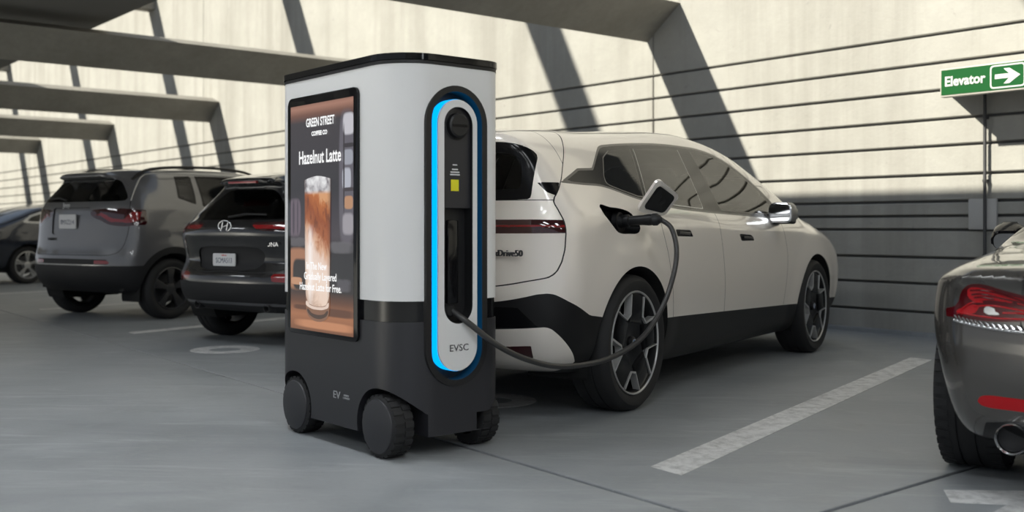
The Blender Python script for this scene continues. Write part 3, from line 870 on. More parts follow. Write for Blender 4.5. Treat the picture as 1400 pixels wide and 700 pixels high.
for nm, pl in (('quarter_window', P((-.035,1.385),(.10,1.44),(.378,1.468),(.225,1.165),(.161,1.168),(-.008,1.198),(-.107,1.218),(-.150,1.235),(-.134,1.276))),
               ('rear_door_window', P((.415,1.47),(.86,1.52),(1.11,1.52),(1.044,1.110),(.582,1.126),(.255,1.160))),
               ('front_door_window', P((1.305,1.52),(1.65,1.52),(1.841,1.455),(2.033,1.385),(2.215,1.300),(2.36,1.195),(2.38,1.090),(1.91,1.092),(1.348,1.108)))):
    pane, seal, wd = cut_band(wd, lambda k: k.side_g(pl)+.003, .003)
    halves(nm, pane, M_GLASS, wcar); halves('window_seal', seal, M_ALLOY if nm == 'rear_door_window' else M_TRIM, wcar)
halves('pillar_trim', wd, M_PIANO, wcar)
acc, ws = ws.split(ws.side_g(P((-.715,1.222),(-.610,1.222),(-.655,1.155),(-.69,1.172))))
halves('pillar_accent', acc, M_PIANO, wcar)
# tailgate and what it carries
W_TAIL = P((-.29,1.75),(-.305,1.493),(-.367,1.444),(-.438,1.380),(-.524,1.299),(-.605,1.220),(-.666,1.145),(-.675,1.120),(-.668,1.091),(-.659,1.036),(-.659,.971),(-.665,.892),(-.681,.827),(-.702,.777),(-.725,.752),(-.775,.73),(-.817,.706),(-.86,.69),(-1.5,.69),(-1.5,1.75))
tail, gap, ws = cut_band(ws, lambda k: k.side_g(W_TAIL), .0028)
islands('shut_line', gap, M_GAP, wcar)
W_RWIN = smooth_loop([(-.1,1.425,1),(.45,1.425),(.62,1.422),(.70,1.402),(.742,1.365),(.752,1.32),(.745,1.16),(.738,1.137,1),(.4,1.128),(-.1,1.125,1)], 5)
rw, tail = tail.split(tail.rear_g(W_RWIN))
M_LAMPW = mat('smoked red lamp', (.035,.004,.006), .05, coat=1)
M_RED = mat('red lamp', (.22,.006,.008), .12, coat=1)
rg, rf = rw.split(rw.rear_g(W_RWIN)+.055)
rear_glass = surf_obj('rear_window', rg, glass('clear rear glass', (.45,.46,.46), 1.35), wcar); surf_obj('rear_window_frame', rf, M_PIANO, wcar)
lamp, tail = tail.split(tail.side_g(P((-1.3,1.031),(-.744,1.036),(-.6,1.032),(-.6,.969),(-.833,.966),(-1.3,.964))))
bar, lamp = lamp.split(np.abs(lamp.v[:,2]-1.003)-.006)
halves('tail_lamp', lamp, M_LAMPW, wcar); halves('tail_lamp_bar', bar, M_RED, wcar)
tl, tg, tail = cut_band(tail, lambda k: k.side_g(P((-1.3,1.133),(-.5,1.133),(-.5,1.8),(-1.3,1.8))), .002)
surf_obj('spoiler_panel', tl, M_WHITE, wcar); halves('shut_line', tg, M_GAP, wcar); tailgate = surf_obj('tailgate', tail, M_WHITE, wcar)
# lower bumper, valance, sills
val, ws = ws.split(ws.side_g(P((-1.3,.455),(-.84,.482),(-.809,.490),(-.738,.505),(-.719,.501),(-.693,.477),(-.516,.315),(-.56,.22),(-1.3,.22))))
ref, val = val.split(val.rear_g(P((.60,.40),(.745,.408),(.735,.335),(.66,.355)), lambda v: v[:,0] < 0))
halves('rear_reflector', ref, M_LAMPW, wcar); surf_obj('rear_valance', val, M_WHITE, wcar)
cl, ws = ws.split(ws.side_g(P((-1.3,.60),(-.86,.612),(-.819,.629),(-.759,.667),(-.734,.672),(-.714,.667),(-.658,.632),(-.493,.552),(-.343,.531),(-.2,.531),(-.2,.1),(-1.3,.1))))
inset_, cl = cl.split(cl.rear_g(P((-.1,.60),(.70,.60),(.80,.50),(-.1,.49)), lambda v: v[:,0] < 0))
surf_obj('rear_cladding', cl, M_CLAD, wcar); surf_obj('bumper_inset', inset_, M_PIANO, wcar)
cl, ws = ws.split(ws.side_g(P((.2,.482),(2.95,.408),(2.95,.1),(.2,.1))))
halves('side_sill', cl, M_CLAD, wcar)
cl, ws = ws.split(ws.side_g(P((3.4,.42),(3.9,.40),(4.6,.38),(4.6,.1),(3.4,.1))))
surf_obj('front_lower_grille', cl, M_CLAD, wcar)
# front lamps and grille (seen only in side views)
hl, ws = ws.split(ws.side_g(P((3.88,.88),(4.04,.90),(4.6,.86),(4.6,.80),(4.05,.82))))
halves('headlamp', hl, M_PIANO, wcar)
gr, ws = ws.split(ws.rear_g(P((.05,.80),(.30,.80),(.24,.36),(.08,.36)), lambda v: v[:,0] > 3.9))
halves('grille', gr, M_PIANO, wcar)
ww, ws = ws.split(np.where((ws.v[:,0] > 1.6) & (np.abs(ws.v[:,1]) < .78+.0*ws.v[:,0]), poly_sdf(P((2.35,1.475),(3.46,1.09),(3.8,1.6),(2.4,1.9)), ws.v[:,[0,2]]), 1.0))
surf_obj('windscreen', ww, M_GLASS, wcar)
for nm, pl in (('door_handle', P((.521,.985),(.735,.980),(.772,.940),(.534,.944))), ('door_handle', P((1.553,.953),(1.770,.945),(1.845,.905),(1.583,.905)))):
    hd, ws = ws.split(ws.side_g(pl)); halves(nm, hd, M_PIANO, wcar, -.003)
    cx = pl[:,0].mean(); cz = pl[:,1].mean()
    for sg in (-1,1): prism('handle_bar', [(cx-.06,cz-.006),(cx+.09,cz-.012),(cx+.09,cz+.004),(cx-.06,cz+.010)], 1, sg*(.955-.012), sg*.955, M_TRIM, wcar, bevel=.002)
# charge port (right side only)
W_PORT = smooth_loop([(-.340,1.101), (-.23,1.103), (-.110,1.095), (-.027,1.075), (.02,1.03), (.062,.998), (.030,.966), (-.07,.962), (-.178,.965), (-.225,.985)], 4)
port, ws = ws.split(np.where(ws.v[:,1] < 0, ws.side_g(W_PORT), 1.0))
yb = [float(wb.w(np.array([p[0]]), np.array([p[1]]))[0]) for p in W_PORT]
n = len(W_PORT)
v = [(p[0], -y, p[1]) for p, y in zip(W_PORT, yb)]+[(p[0]*.86-.02, -y+.075, (p[1]-1.03)*.86+1.03) for p, y in zip(W_PORT, yb)]
obj_py('charge_port', v, [(i, (i+1) % n, n+(i+1) % n, n+i) for i in range(n)]+[tuple(range(n, 2*n))], M_CLAD, wcar)
lathe('charge_socket', [(0,-.02),(.034,-.02),(.04,0),(.05,.002),(.055,.03)], 1, M_BLACK, wcar, center=(-.085,-.905,1.03))
for dl in ((P((.31,1.3),(.30,1.12),(.335,1.0),(.40,.84),(.455,.62),(.50,.43),(1.303,.40),(1.303,.455),(1.206,1.103),(1.2,1.3)), 'rear_door'),
           (P((1.2,1.3),(1.206,1.103),(1.303,.455),(1.303,.40),(2.46,.38),(2.50,.8),(2.45,1.02),(2.44,1.3)), 'front_door')):
    dr, gp, ws = cut_band(ws, lambda k: k.side_g(dl[0]), .0022)
    halves(dl[1], dr, M_WHITE, wcar); halves('shut_line', gp, M_GAP, wcar)
body_o = surf_obj('body', ws, M_WHITE, wcar)
for x in WA: arch_liner(wb, wcar, x, .37, .415, M_UNDER)
# cabin seen through the glass
for x, y in ((.55,.38),(.55,-.38),(1.75,.40),(1.75,-.40)): seat(wcar, x, y, .52, M_SEAT)
box('parcel_shelf', (-.62,-.62,.80), (.12,.62,1.02), M_SEAT, wcar, bevel=.03)
box('dashboard', (2.35,-.76,.72), (2.95,.76,1.02), M_SEAT, wcar, bevel=.05)
box('cabin_floor', (-.6,-.78,.30), (2.9,.78,.50), M_UNDER, wcar)
# mirrors
M_SILVER = mat('satin silver', (.25,.245,.24), .35, .4)
for sg in (-1, 1):
    e = empty('door_mirror', (2.30, sg*.92, 1.075), parent=wcar)
    def my(y): return sg*y
    q = rrect(-.02, -.045, .15, .10, [.05,.05,.03,.03], 6)
    sh = prism('mirror_shell', [(my(y), z) for y, z in q], 0, -.055, .075, M_SILVER, e, bevel=.03)
    lo_ = prism('mirror_base', [(my(y), z) for y, z in rrect(-.01, -.055, .14, .0, .02, 4)], 0, -.05, .08, M_CLAD, e, bevel=.015)
    prism('mirror_rim', [(my(y), z) for y, z in rrect(-.02, -.045, .15, .10, [.05,.05,.03,.03], 6)], 0, -.068, -.052, M_CHROME, e, bevel=.004)
    prism('mirror_glass', [(my(y), z) for y, z in rrect(-.008, -.033, .138, .088, [.04,.04,.025,.025], 6)], 0, -.071, -.060, mat('mirror glass', (.5,.5,.5), .02, 1), e)
    prism('mirror_arm', [(.0,-.055),(.12,-.055),(.10,-.02),(.0,-.02)], 1, sg*-.04, sg*.03, M_PIANO, e, bevel=.006)
# wheels
M_BLUE = mat('blue enamel', (.02,.14,.42), .2, coat=1); M_SILV = mat('white enamel', (.7,.7,.7), .2, coat=1)
def white_wheel(x, sg):
    e = wheel_base(wcar, x, sg, .84, .37, .25, .285)
    Y = .112
    lathe('rim_barrel', [(.284,-.11),(.284,.108),(.276,.114),(.268,.105),(.262,.03),(.255,-.10)], 1, M_BLACK, e, 60)
    lathe('rim_edge', [(.272,.110),(.276,.1165),(.281,.1165),(.283,.110)], 1, M_ALLOY, e, 72)
    lathe('brake_disc', [(.05,.0),(.19,.0),(.19,-.02),(.05,-.02)], 1, mat('brake iron', (.12,.12,.125), .4, .8), e)
    hub = lathe('hub', [(0,.085),(.05,.088),(.145,.100),(.160,.098),(.165,.06),(.06,.03),(0,.03)], 1, M_PIANO, e, 50)
    for k in range(5):
        t = 270+8+72*k
        sp = prism('spoke', [pol(.13,t+2), pol(.155,t+10), pol(.272,t+21), pol(.276,t+36), pol(.272,t+51), pol(.155,t+62), pol(.13,t+70)], 1, .045, .106, M_PIANO, e, bevel=.006)
        inner = pol(.163,t-9), pol(.163,t+9); o1, o2 = pol(.268,t-19), pol(.268,t+19)
        bm = bmesh.new()
        prism_bm(bm, bar_pts(inner[0], o1, .006), 1, .07, .1125, .001); prism_bm(bm, bar_pts(inner[1], o2, .012), 1, .07, .1125, .001); prism_bm(bm, bar_pts(inner[0], inner[1], .010), 1, .07, .1125, .001)
        obj_bm('spoke_accent', bm, M_ALLOY, e)
    lathe('hub_cap', [(0,.104),(.026,.104),(.031,.100),(.033,.085)], 1, M_CLAD, e, 32)
    cp = lathe('hub_emblem', [(0,.1055),(.019,.1055),(.0195,.103)], 1, M_SILV, e, 32)
    bm = bmesh.new()
    for a in (0, 180): prism_bm(bm, [(0,0)]+[pol(.018,a+15*i) for i in range(7)], 1, .104, .1062)
    obj_bm('hub_emblem_quarters', bm, M_BLUE, e)
for x in WA:
    for sg in (-1, 1): white_wheel(x, sg)
# rear lettering and open charge flap
text('badge', 'xDrive50', .045, M_INK, wcar, (-.822,-.665,.868), (math.pi/2, 0, -math.pi/2), sx=1.0, depth=.006)
# ---------------------------------------------------------------- charge flap, plug and cable
def wl_(p):
    h = np.array([-.291, .957]); h /= np.linalg.norm(h); l = np.array([-h[1], h[0]])
    q = np.array([-4.877, 3.893])+p[0]*h+p[1]*l; return Vector((q[0], q[1], p[2]))
def plate3(name, corners, th, r, m, parent, inset=0, off=0):
    # rounded flat plate through four points (a, b, c, d): a-b hinge side
    a, b, c, d = [Vector(p) for p in corners]
    u = (b-a); v = (d-a); n = u.cross(v).normalized()
    def at(s, t): return a*(1-s)*(1-t)+b*s*(1-t)+c*s*t+d*(1-s)*t
    U, V = u.length, v.length
    pts = [at(x/U, y/V) for x, y in rrect(inset, inset, U-inset, V-inset, r, 6)]
    k = len(pts)
    vs = [p+n*off for p in pts]+[p+n*(off+th) for p in pts]
    return obj_py(name, vs, [tuple(range(k))[::-1], tuple(range(k, 2*k))]+[(i, (i+1) % k, k+(i+1) % k, k+i) for i in range(k)], m, parent)
FL = [(.0,-.948,1.092), (.238,-1.0,1.066), (.183,-1.12,1.178), (.0,-1.08,1.268)]
flap = plate3('charge_flap', FL, .016, .04, M_WHITE, wcar)
plate3('flap_lining', FL, .008, .03, M_CLAD, flap, inset=.03, off=-.006)
plate3('flap_lining', FL, .008, .03, M_CLAD, flap, inset=.03, off=.012)
cab = tag(empty('charging_cable', (-3.76, 2.75, .62)), 'black charging cable drooping from the kiosk slot to the car port', 'cable')
def cpt(p): return Vector(p)-Vector((-3.76, 2.75, .62))
PLUG_A = wl_((-.085,-.915,1.03)); PLUG_D = (wl_((-.045,-1.12,1.04))-PLUG_A)
def pl(t): return cpt(PLUG_A+PLUG_D*t)
bm = bmesh.new(); tube_bm(bm, [pl(.0), pl(.18), pl(.2), pl(.55), pl(.7), pl(.8)], [.034,.034,.026,.027,.031,.030], 16); obj_bm('plug_handle', bm, M_CLAD, cab, 40)
bm = bmesh.new(); tube_bm(bm, [pl(.79), pl(.81), pl(.92), pl(.96), pl(1.01)], [.029,.033,.033,.026,.020], 16); obj_bm('plug_collar', bm, M_BLACK, cab, 40)
CAB = [(-3.74, 2.759, 0.632), (-3.677, 2.804, 0.579), (-3.626, 2.928, 0.475), (-3.645, 3.124, 0.392), (-3.69, 3.383, 0.335), (-3.699, 3.685, 0.345), (-3.689, 3.916, 0.431), (-3.688, 4.074, 0.58), (-3.69, 4.166, 0.751), (-3.707, 4.208, 0.884), (-3.751, 4.217, 0.992), (-3.797, 4.193, 1.035), (-3.793, 4.176, 1.04)]
cpts = catmull([tuple(cpt(p)) for p in CAB], 14)
tube('cable', cpts, .0135, mat('cable sheath', (.035,.034,.034), .38), cab, 14)
# ---------------------------------------------------------------- grey SUV, second bay from the left
J_SIL = [(-.50,.30),(-.63,.38),(-.685,.50),(-.69,.66),(-.665,.78),(-.65,.95),(-.635,1.12),(-.60,1.26),(-.44,1.50),(-.53,1.545,1),(-.50,1.585),(-.1,1.635),(.5,1.66),(1.1,1.655),(1.6,1.59),(2.2,1.30),(2.5,1.13),(3.1,1.06),(3.42,.96),(3.54,.75),(3.54,.48),(3.38,.30),(2.8,.24),(.5,.24)]
J_SEC = {
-.8:[(.2,.76),(.55,.84),(.85,.885),(1.15,.87),(1.27,.80),(1.58,.42)],
-.42:[(.2,.79),(.55,.87),(.85,.90),(1.15,.88),(1.27,.82),(1.58,.42)],
.0:[(.2,.82),(.55,.885),(.85,.905),(1.15,.885),(1.27,.845),(1.62,.60)],
1.0:[(.2,.82),(.5,.88),(.8,.90),(1.1,.88),(1.2,.85),(1.62,.65)],
2.2:[(.2,.82),(.5,.88),(.8,.90),(1.05,.87),(1.15,.84),(1.5,.68)],
3.6:[(.2,.74),(.5,.82),(.75,.85),(.95,.80),(1.1,.72),(1.4,.6)]}
jb = Body(J_SIL,J_SEC,.91,(.22,3.0),(.35,2.4),.05,k=.11,flare=[(0,.33,.37,.02),(2.62,.33,.37,.02)])
M_GREY = car_paint('mid grey paint', (.128,.128,.134), .3, .3)
M_PLATE = mat('licence plate', (.55,.55,.56), .5)
M_CLADG = mat('grey black cladding', (.013,.013,.0145), .6, spec=.3)
gcar = tag(empty('grey_suv', (-11.958, 4.194, 0), math.atan2(.957, -.291)), 'mid grey SUV with black lower cladding and roof rails, second car from the left', 'car')
js = cut_arches(jb.mesh(.028), (0, 2.62), .33, .385)
NEG = lambda v: v[:,0] < -.1
rw, js = js.split(js.rear_g(smooth_loop([(-.1,1.515,1),(.40,1.515),(.50,1.50),(.62,1.40),(.715,1.30),(.69,1.275),(.3,1.268),(-.1,1.268,1)],4), NEG))
surf_obj('rear_window', rw, M_GLASS, gcar)
J_LAMP = smooth_loop([(.329,1.160),(.438,1.186),(.658,1.195),(.849,1.182),(1.0,1.16,1),(1.0,1.02,1),(.874,1.018),(.758,1.004),(.60,1.020),(.488,1.065),(.36,1.11)],4)
lens, js = js.split(np.maximum(js.rear_g(J_LAMP, NEG), js.v[:,0]+.335))
inn, lens = lens.split(lens.rear_g(P((.37,1.125),(.47,1.12),(.60,1.05),(.80,1.04),(.865,1.06),(.868,1.155),(.81,1.16),(.745,1.075),(.62,1.09),(.48,1.15))))
halves('tail_lamp', lens, M_LAMPW, gcar); halves('tail_lamp_lens', inn, M_RED, gcar)
tg, gp, js = cut_band(js, lambda k: k.rear_g(smooth_loop([(-.1,1.60,1),(.5,1.57),(.74,1.30),(.80,1.10),(.78,.85),(.70,.72),(.4,.70),(-.1,.70,1)],4), lambda v: v[:,0] < -.35), .003)
islands('shut_line', gp, M_GAP, gcar)
slot, tg = tg.split(tg.rear_g(P((-.1,1.205),(.34,1.205),(.33,.93),(.28,.915),(-.1,.915))))
surf_obj('plate_recess', slot.offset(-.012), M_GREY, gcar)
tail_ = surf_obj('tailgate', tg, M_GREY, gcar)
bs, js = js.split(js.rear_g(P((-.1,.660),(.60,.655),(.66,.60),(-.1,.60)), NEG))
rf, bs = bs.split(np.where(np.abs(bs.v[:,1]) > .43, np.abs(bs.v[:,2]-.627)-.019, 1.0))
surf_obj('bumper_slot', bs.offset(-.004), M_CLADG, gcar); halves('rear_reflector', rf, M_RED, gcar)
gz = np.where(js.v[:,0] < -.2, js.v[:,2]-.588, js.v[:,2]-.42)
gz = np.minimum(gz, np.minimum(np.hypot(js.v[:,0], js.v[:,2]-.33), np.hypot(js.v[:,0]-2.62, js.v[:,2]-.33))-.455)
gz = np.where((js.v[:,2] > .95) | (np.abs(js.v[:,1]) < .3) & (js.v[:,0] > 0), 1.0, gz)
cl, js = js.split(gz)
surf_obj('lower_cladding', cl.offset(.004), M_CLADG, gcar)
for nm, pl in (('quarter_window', P((.135,1.322),(.205,1.545),(.40,1.555),(.34,1.262))),
               ('rear_door_window', P((.45,1.238),(.49,1.56),(1.08,1.565),(1.12,1.232))),
               ('front_door_window', P((1.18,1.23),(1.17,1.56),(1.5,1.535),(1.88,1.375),(2.06,1.235)))):
    pane, seal, js = cut_band(js, lambda k: k.side_g(pl), .014)
    halves(nm, pane, M_GLASS, gcar); halves('window_seal', seal, M_PIANO, gcar)
ww, js = js.split(np.where((js.v[:,0] > 1.4) & (np.abs(js.v[:,1]) < .68), poly_sdf(P((1.75,1.55),(2.45,1.165),(2.7,1.6),(1.8,1.8)), js.v[:,[0,2]]), 1.0))
surf_obj('windscreen', ww, M_GLASS, gcar)
surf_obj('body', js, M_GREY, gcar)
def side_y(b, x, z):
    lo_, hi_ = 0., b.W+.05
    for _ in range(30):
        m = .5*(lo_+hi_)
        if float(b.F(np.array([x]), np.array([m]), np.array([z]))[0]) < 0: lo_ = m
        else: hi_ = m
    return lo_
def rear_x(b, y, z):
    lo_, hi_ = b.lo[0]-.1, b.xm
    for _ in range(30):
        m = .5*(lo_+hi_)
        if float(b.F(np.array([m]), np.array([abs(y)]), np.array([z]))[0]) < 0: hi_ = m
        else: lo_ = m
    return hi_
def top_z(b, x, y):
    lo_, hi_ = .6, b.hi[2]+.1
    for _ in range(30):
        m = .5*(lo_+hi_)
        if float(b.F(np.array([x]), np.array([abs(y)]), np.array([m]))[0]) < 0: lo_ = m
        else: hi_ = m
    return lo_
for sg in (-1, 1):
    pts = [(rear_x(jb,.755,1.275), sg*.755, 1.275), (-.33, sg*side_y(jb,-.33,1.40), 1.40), (-.17, sg*side_y(jb,-.17,1.545), 1.545), (-.02, sg*side_y(jb,-.02,1.585), 1.585)]+[(x, sg*side_y(jb,x,1.595-.04*max(0,x-1.0)), 1.595-.04*max(0,x-1.0)) for x in (.3,.7,1.1,1.5)]
    tube('window_strip', catmull(pts, 6), .008, M_ALLOY, gcar, 8)
    pts = [(x, sg*.56, top_z(jb,x,.56)+dz) for x, dz in ((-.28,-.005),(-.1,.028),(.3,.036),(.9,.036),(1.3,.028),(1.5,-.005))]
    tube('roof_rail', catmull(pts, 5), .016, M_BLACK, gcar, 8)
    e = empty('door_mirror', (1.98, sg*.89, 1.17), parent=gcar)
    prism('mirror_shell', [(sg*y, z) for y, z in rrect(0,-.06,.19,.09,.05,5)], 0, -.05, .09, M_GREY, e, bevel=.025)
    prism('mirror_glass', [(sg*y, z) for y, z in rrect(.015,-.045,.175,.075,.04,5)], 0, -.056, -.045, M_CHROME, e)
    for a in (0, 2.62): pass
for x in (0, 2.62): arch_liner(jb, gcar, x, .33, .385, M_UNDER, .30)
def rear_plate(car, b, y, z, w, h_, rows, red=None):
    x = min(rear_x(b, y-w/2, z), rear_x(b, y, z), rear_x(b, y+w/2, z))-.012
    p = prism('licence_plate', [(y+q[0], z+q[1]) for q in rrect(-w/2,-h_/2,w/2,h_/2,.012,3)], 0, x, x+.01, M_PLATE, car)
    for s_, size, dz, m in rows:
        text('plate_lettering', s_, size, m, p, (x-.0005, y, z+dz), (math.pi/2, 0, -math.pi/2), sx=.78, depth=.0008)
    return p
M_PINK = mat('red print', (.5,.05,.05), .5); M_PRT = mat('plate print', (.06,.07,.12), .5)
rear_plate(gcar, jb, .03, 1.055, .30, .155, (('8MXZ214', .075, -.008, M_PRT),))
def chrome_text(car, b, s_, size, y, z, m, sx=1, depth=.004):
    return text('badge', s_, size, m, car, (rear_x(b, y, z)-.003, y, z), (math.pi/2, 0, -math.pi/2), sx=sx, depth=depth)
chrome_text(gcar, jb, 'Jeep', .075, .10, 1.232, M_ALLOY)
chrome_text(gcar, jb, 'COMPASS', .04, .30, .865, M_CLAD)
tube('wiper', [(rear_x(jb,.1,1.28)-.02,.10,1.285),(rear_x(jb,.25,1.31)-.02,.28,1.315),(rear_x(jb,.45,1.31)-.02,.50,1.31)], .010, M_BLACK, gcar, 8)
def simple_wheel(car, x, sg, yc, R, w, rim, m, n, a0, wi, wo, two=False):
    e = wheel_base(car, x, sg, yc, R, w, rim)
    Y = w/2-.012
    lathe('rim_barrel', [(rim-.002,-Y),(rim-.002,Y),(rim-.012,Y+.004),(rim-.020,Y-.006),(rim-.028,.02),(rim-.03,-Y)], 1, m, e, 48)
    lathe('brake_disc', [(.05,-.01),(rim*.66,-.01),(rim*.66,-.03),(.05,-.03)], 1, mat('brake iron', (.12,.12,.125), .4, .8), e, 40)
    lathe('hub', [(0,Y-.006),(.03,Y-.006),(.062,Y-.016),(.066,.0),(0,.0)], 1, m, e, 32)
    for k in range(n):
        t = a0+360*k/n
        for d in ((-7, 7) if two else (0,)):
            prism('spoke', [pol(.055,t+d-wi),pol(rim-.018,t+d-wo),pol(rim-.016,t+d),pol(rim-.018,t+d+wo),pol(.055,t+d+wi)], 1, Y-.045, Y-.010, m, e, bevel=.005)
    return e
M_GUN = mat('dark grey alloy', (.06,.06,.063), .4, .6)
for x in (0, 2.62):
    for sg in (-1, 1): simple_wheel(gcar, x, sg, .775, .33, .22, .235, M_GUN, 5, 18, 24, 13)
for x, y in ((.45,.36),(.45,-.36),(1.4,.38),(1.4,-.38)): seat(gcar, x, y, .50, M_SEAT)
box('dashboard', (1.95,-.70,.8), (2.4,.70,1.10), M_SEAT, gcar, bevel=.04)
box('cabin_floor', (-.5,-.72,.32), (2.4,.72,.50), M_UNDER, gcar)
# ---------------------------------------------------------------- dark SUV, beside the kiosk
H_SIL = [(-.45,.28),(-.64,.33),(-.72,.44),(-.735,.58),(-.70,.655),(-.675,.72),(-.70,.86),(-.72,.96),(-.69,1.04),(-.60,1.12),(-.42,1.335),(-.53,1.375,1),(-.49,1.415),(0,1.485),(.6,1.52),(1.2,1.50),(1.7,1.40),(2.15,1.17),(2.35,1.03),(2.95,.96),(3.25,.86),(3.34,.66),(3.32,.42),(3.15,.27),(2.7,.22),(.5,.22)]
H_SEC = {
-.8:[(.2,.74),(.5,.84),(.8,.87),(1.0,.83),(1.1,.75),(1.4,.34)],
-.42:[(.2,.78),(.5,.86),(.8,.885),(1.0,.85),(1.1,.765),(1.4,.34)],
0:[(.2,.80),(.5,.87),(.8,.895),(1.02,.87),(1.14,.80),(1.48,.52)],
1.0:[(.2,.80),(.5,.86),(.78,.89),(1.0,.865),(1.1,.82),(1.5,.60)],
2.1:[(.2,.80),(.5,.86),(.78,.89),(.95,.86),(1.05,.82),(1.4,.62)],
3.4:[(.2,.72),(.5,.80),(.7,.84),(.88,.79),(1.0,.70),(1.3,.55)]}
hb = Body(H_SIL,H_SEC,.90,(.30,2.6),(.35,2.4),.05,k=.10,flare=[(0,.33,.36,.025),(2.58,.33,.36,.025)])
M_DGREY = car_paint('dark graphite paint', (.011,.011,.013), .3, .25)
dcar = tag(empty('dark_suv', (-8.443, 4.425, 0), math.atan2(.957, -.291)), 'dark graphite small SUV with slim red lamps, directly left of the charging kiosk', 'car')
hs = cut_arches(hb.mesh(.026), (0, 2.58), .33, .38)
rw, hs = hs.split(hs.rear_g(smooth_loop([(-.1,1.318,1),(.25,1.312),(.34,1.27),(.50,1.14),(.575,1.085),(.50,1.062),(-.1,1.058,1)],4), NEG))
surf_obj('rear_window', rw, M_GLASS, dcar)
lens, hs = hs.split(np.maximum(hs.rear_g(smooth_loop([(.293,1.022),(.335,1.036),(.60,1.036),(1.0,1.03,1),(1.0,.97,1),(.60,.968),(.38,.972)],3), NEG), hs.v[:,0]+.42))
bar, lens = lens.split(np.abs(lens.v[:,2]-1.000)-.016)
halves('tail_lamp', lens, M_LAMPW, dcar); halves('tail_lamp_bar', bar, M_RED, dcar)
tg, gp, hs = cut_band(hs, lambda k: k.rear_g(smooth_loop([(-.1,1.39,1),(.30,1.37),(.62,1.09),(.70,.98),(.66,.80),(.56,.645),(-.1,.635,1)],4), lambda v: v[:,0] < -.3), .003)
islands('shut_line', gp, M_GAP, dcar)
slot, tg = tg.split(tg.rear_g(smooth_loop([(-.1,.835,1),(.34,.825),(.40,.76),(.33,.655),(-.1,.645,1)],3)))
surf_obj('plate_recess', slot.offset(-.012), M_CLADG, dcar)
surf_obj('tailgate', tg, M_DGREY, dcar)
lp, hs = hs.split(hs.rear_g(P((.49,.615),(.575,.62),(.74,.60),(.70,.545),(.50,.555)), NEG))
halves('bumper_lamp', lp, M_RED, dcar)
gz = np.where(hs.v[:,0] < -.2, hs.v[:,2]-.535, hs.v[:,2]-.40)
gz = np.minimum(gz, np.minimum(np.hypot(hs.v[:,0], hs.v[:,2]-.33), np.hypot(hs.v[:,0]-2.58, hs.v[:,2]-.33))-.45)
gz = np.where((hs.v[:,2] > .9) | (np.abs(hs.v[:,1]) < .3) & (hs.v[:,0] > 0), 1.0, gz)
cl, hs = hs.split(gz)
sk, cl = cl.split(cl.rear_g(P((-.1,.385),(.62,.375),(.66,.362),(.62,.352),(-.1,.36)), NEG))
surf_obj('lower_cladding', cl.offset(.004), M_CLADG, dcar); surf_obj('bumper_strip', sk.offset(.008), mat('dull silver strip', (.16,.16,.17), .35, .7), dcar)
for nm, pl in (('quarter_window', P((.10,1.19),(.16,1.36),(.36,1.40),(.40,1.14))),
               ('rear_door_window', P((.48,1.12),(.46,1.41),(1.0,1.425),(1.06,1.095))),
               ('front_door_window', P((1.12,1.09),(1.08,1.42),(1.45,1.38),(1.80,1.22),(1.98,1.08)))):
    pane, seal, hs = cut_band(hs, lambda k: k.side_g(pl), .014)
    halves(nm, pane, M_GLASS, dcar); halves('window_seal', seal, M_PIANO, dcar)
ww, hs = hs.split(np.where((hs.v[:,0] > 1.4) & (np.abs(hs.v[:,1]) < .62), poly_sdf(P((1.72,1.38),(2.28,1.08),(2.5,1.5),(1.8,1.7)), hs.v[:,[0,2]]), 1.0))
surf_obj('windscreen', ww, M_GLASS, dcar)
surf_obj('body', hs, M_DGREY, dcar)
for x in (0, 2.58): arch_liner(hb, dcar, x, .33, .38, M_UNDER, .30)
rear_plate(dcar, hb, .04, .725, .27, .105, (('SCMA513', .062, -.008, M_PRT), ('California', .022, .038, M_PINK)))
chrome_text(dcar, hb, 'KONA', .05, -.47, .855, M_CHROME, 1.2)
em = empty('badge_emblem', (rear_x(hb, .0, 1.005)-.004, .0, 1.005), parent=dcar)
n = 32
bm = bmesh.new(); tube_bm(bm, [(0, .076*math.cos(2*math.pi*k/n), .046*math.sin(2*math.pi*k/n)) for k in range(n+1)], .006, 8, cap=False); obj_bm('emblem_ring', bm, M_CHROME, em, 60)
bm = bmesh.new()
tube_bm(bm, [(0,.040,-.030),(0,.022,.034)], .0065, 8); tube_bm(bm, [(0,-.022,-.034),(0,-.040,.030)], .0065, 8); tube_bm(bm, [(0,.030,-.008),(0,-.030,.008)], .0055, 8)
obj_bm('emblem_letter', bm, M_CHROME, em, 60)
box('stop_lamp', (rear_x(hb,0,1.375)-.006,-.17,1.365), (rear_x(hb,0,1.375)+.03,.17,1.385), M_RED, dcar, bevel=.004)
tube('wiper', [(rear_x(hb,.0,1.075)-.02,.0,1.08),(rear_x(hb,-.15,1.10)-.02,-.17,1.105),(rear_x(hb,-.35,1.10)-.02,-.38,1.10)], .009, M_BLACK, dcar, 8)
for sg in (-1, 1):
    e = empty('door_mirror', (1.85, sg*.87, 1.05), parent=dcar)
    prism('mirror_shell', [(sg*y, z) for y, z in rrect(0,-.06,.18,.08,.05,5)], 0, -.05, .09, M_DGREY, e, bevel=.025)
    prism('mirror_glass', [(sg*y, z) for y, z in rrect(.015,-.045,.165,.065,.04,5)], 0, -.056, -.045, M_CHROME, e)
    lathe('exhaust_tip' if sg < 0 else 'tow_hook_cover', [(.030,-.05),(.033,-.05),(.033,.08),(.030,.08)], 0, M_GUN, dcar, 24, center=(-.60, sg*.42, .335))
for x in (0, 2.58):
    for sg in (-1, 1): simple_wheel(dcar, x, sg, .765, .325, .22, .225, M_GUN, 5, 0, 20, 10)
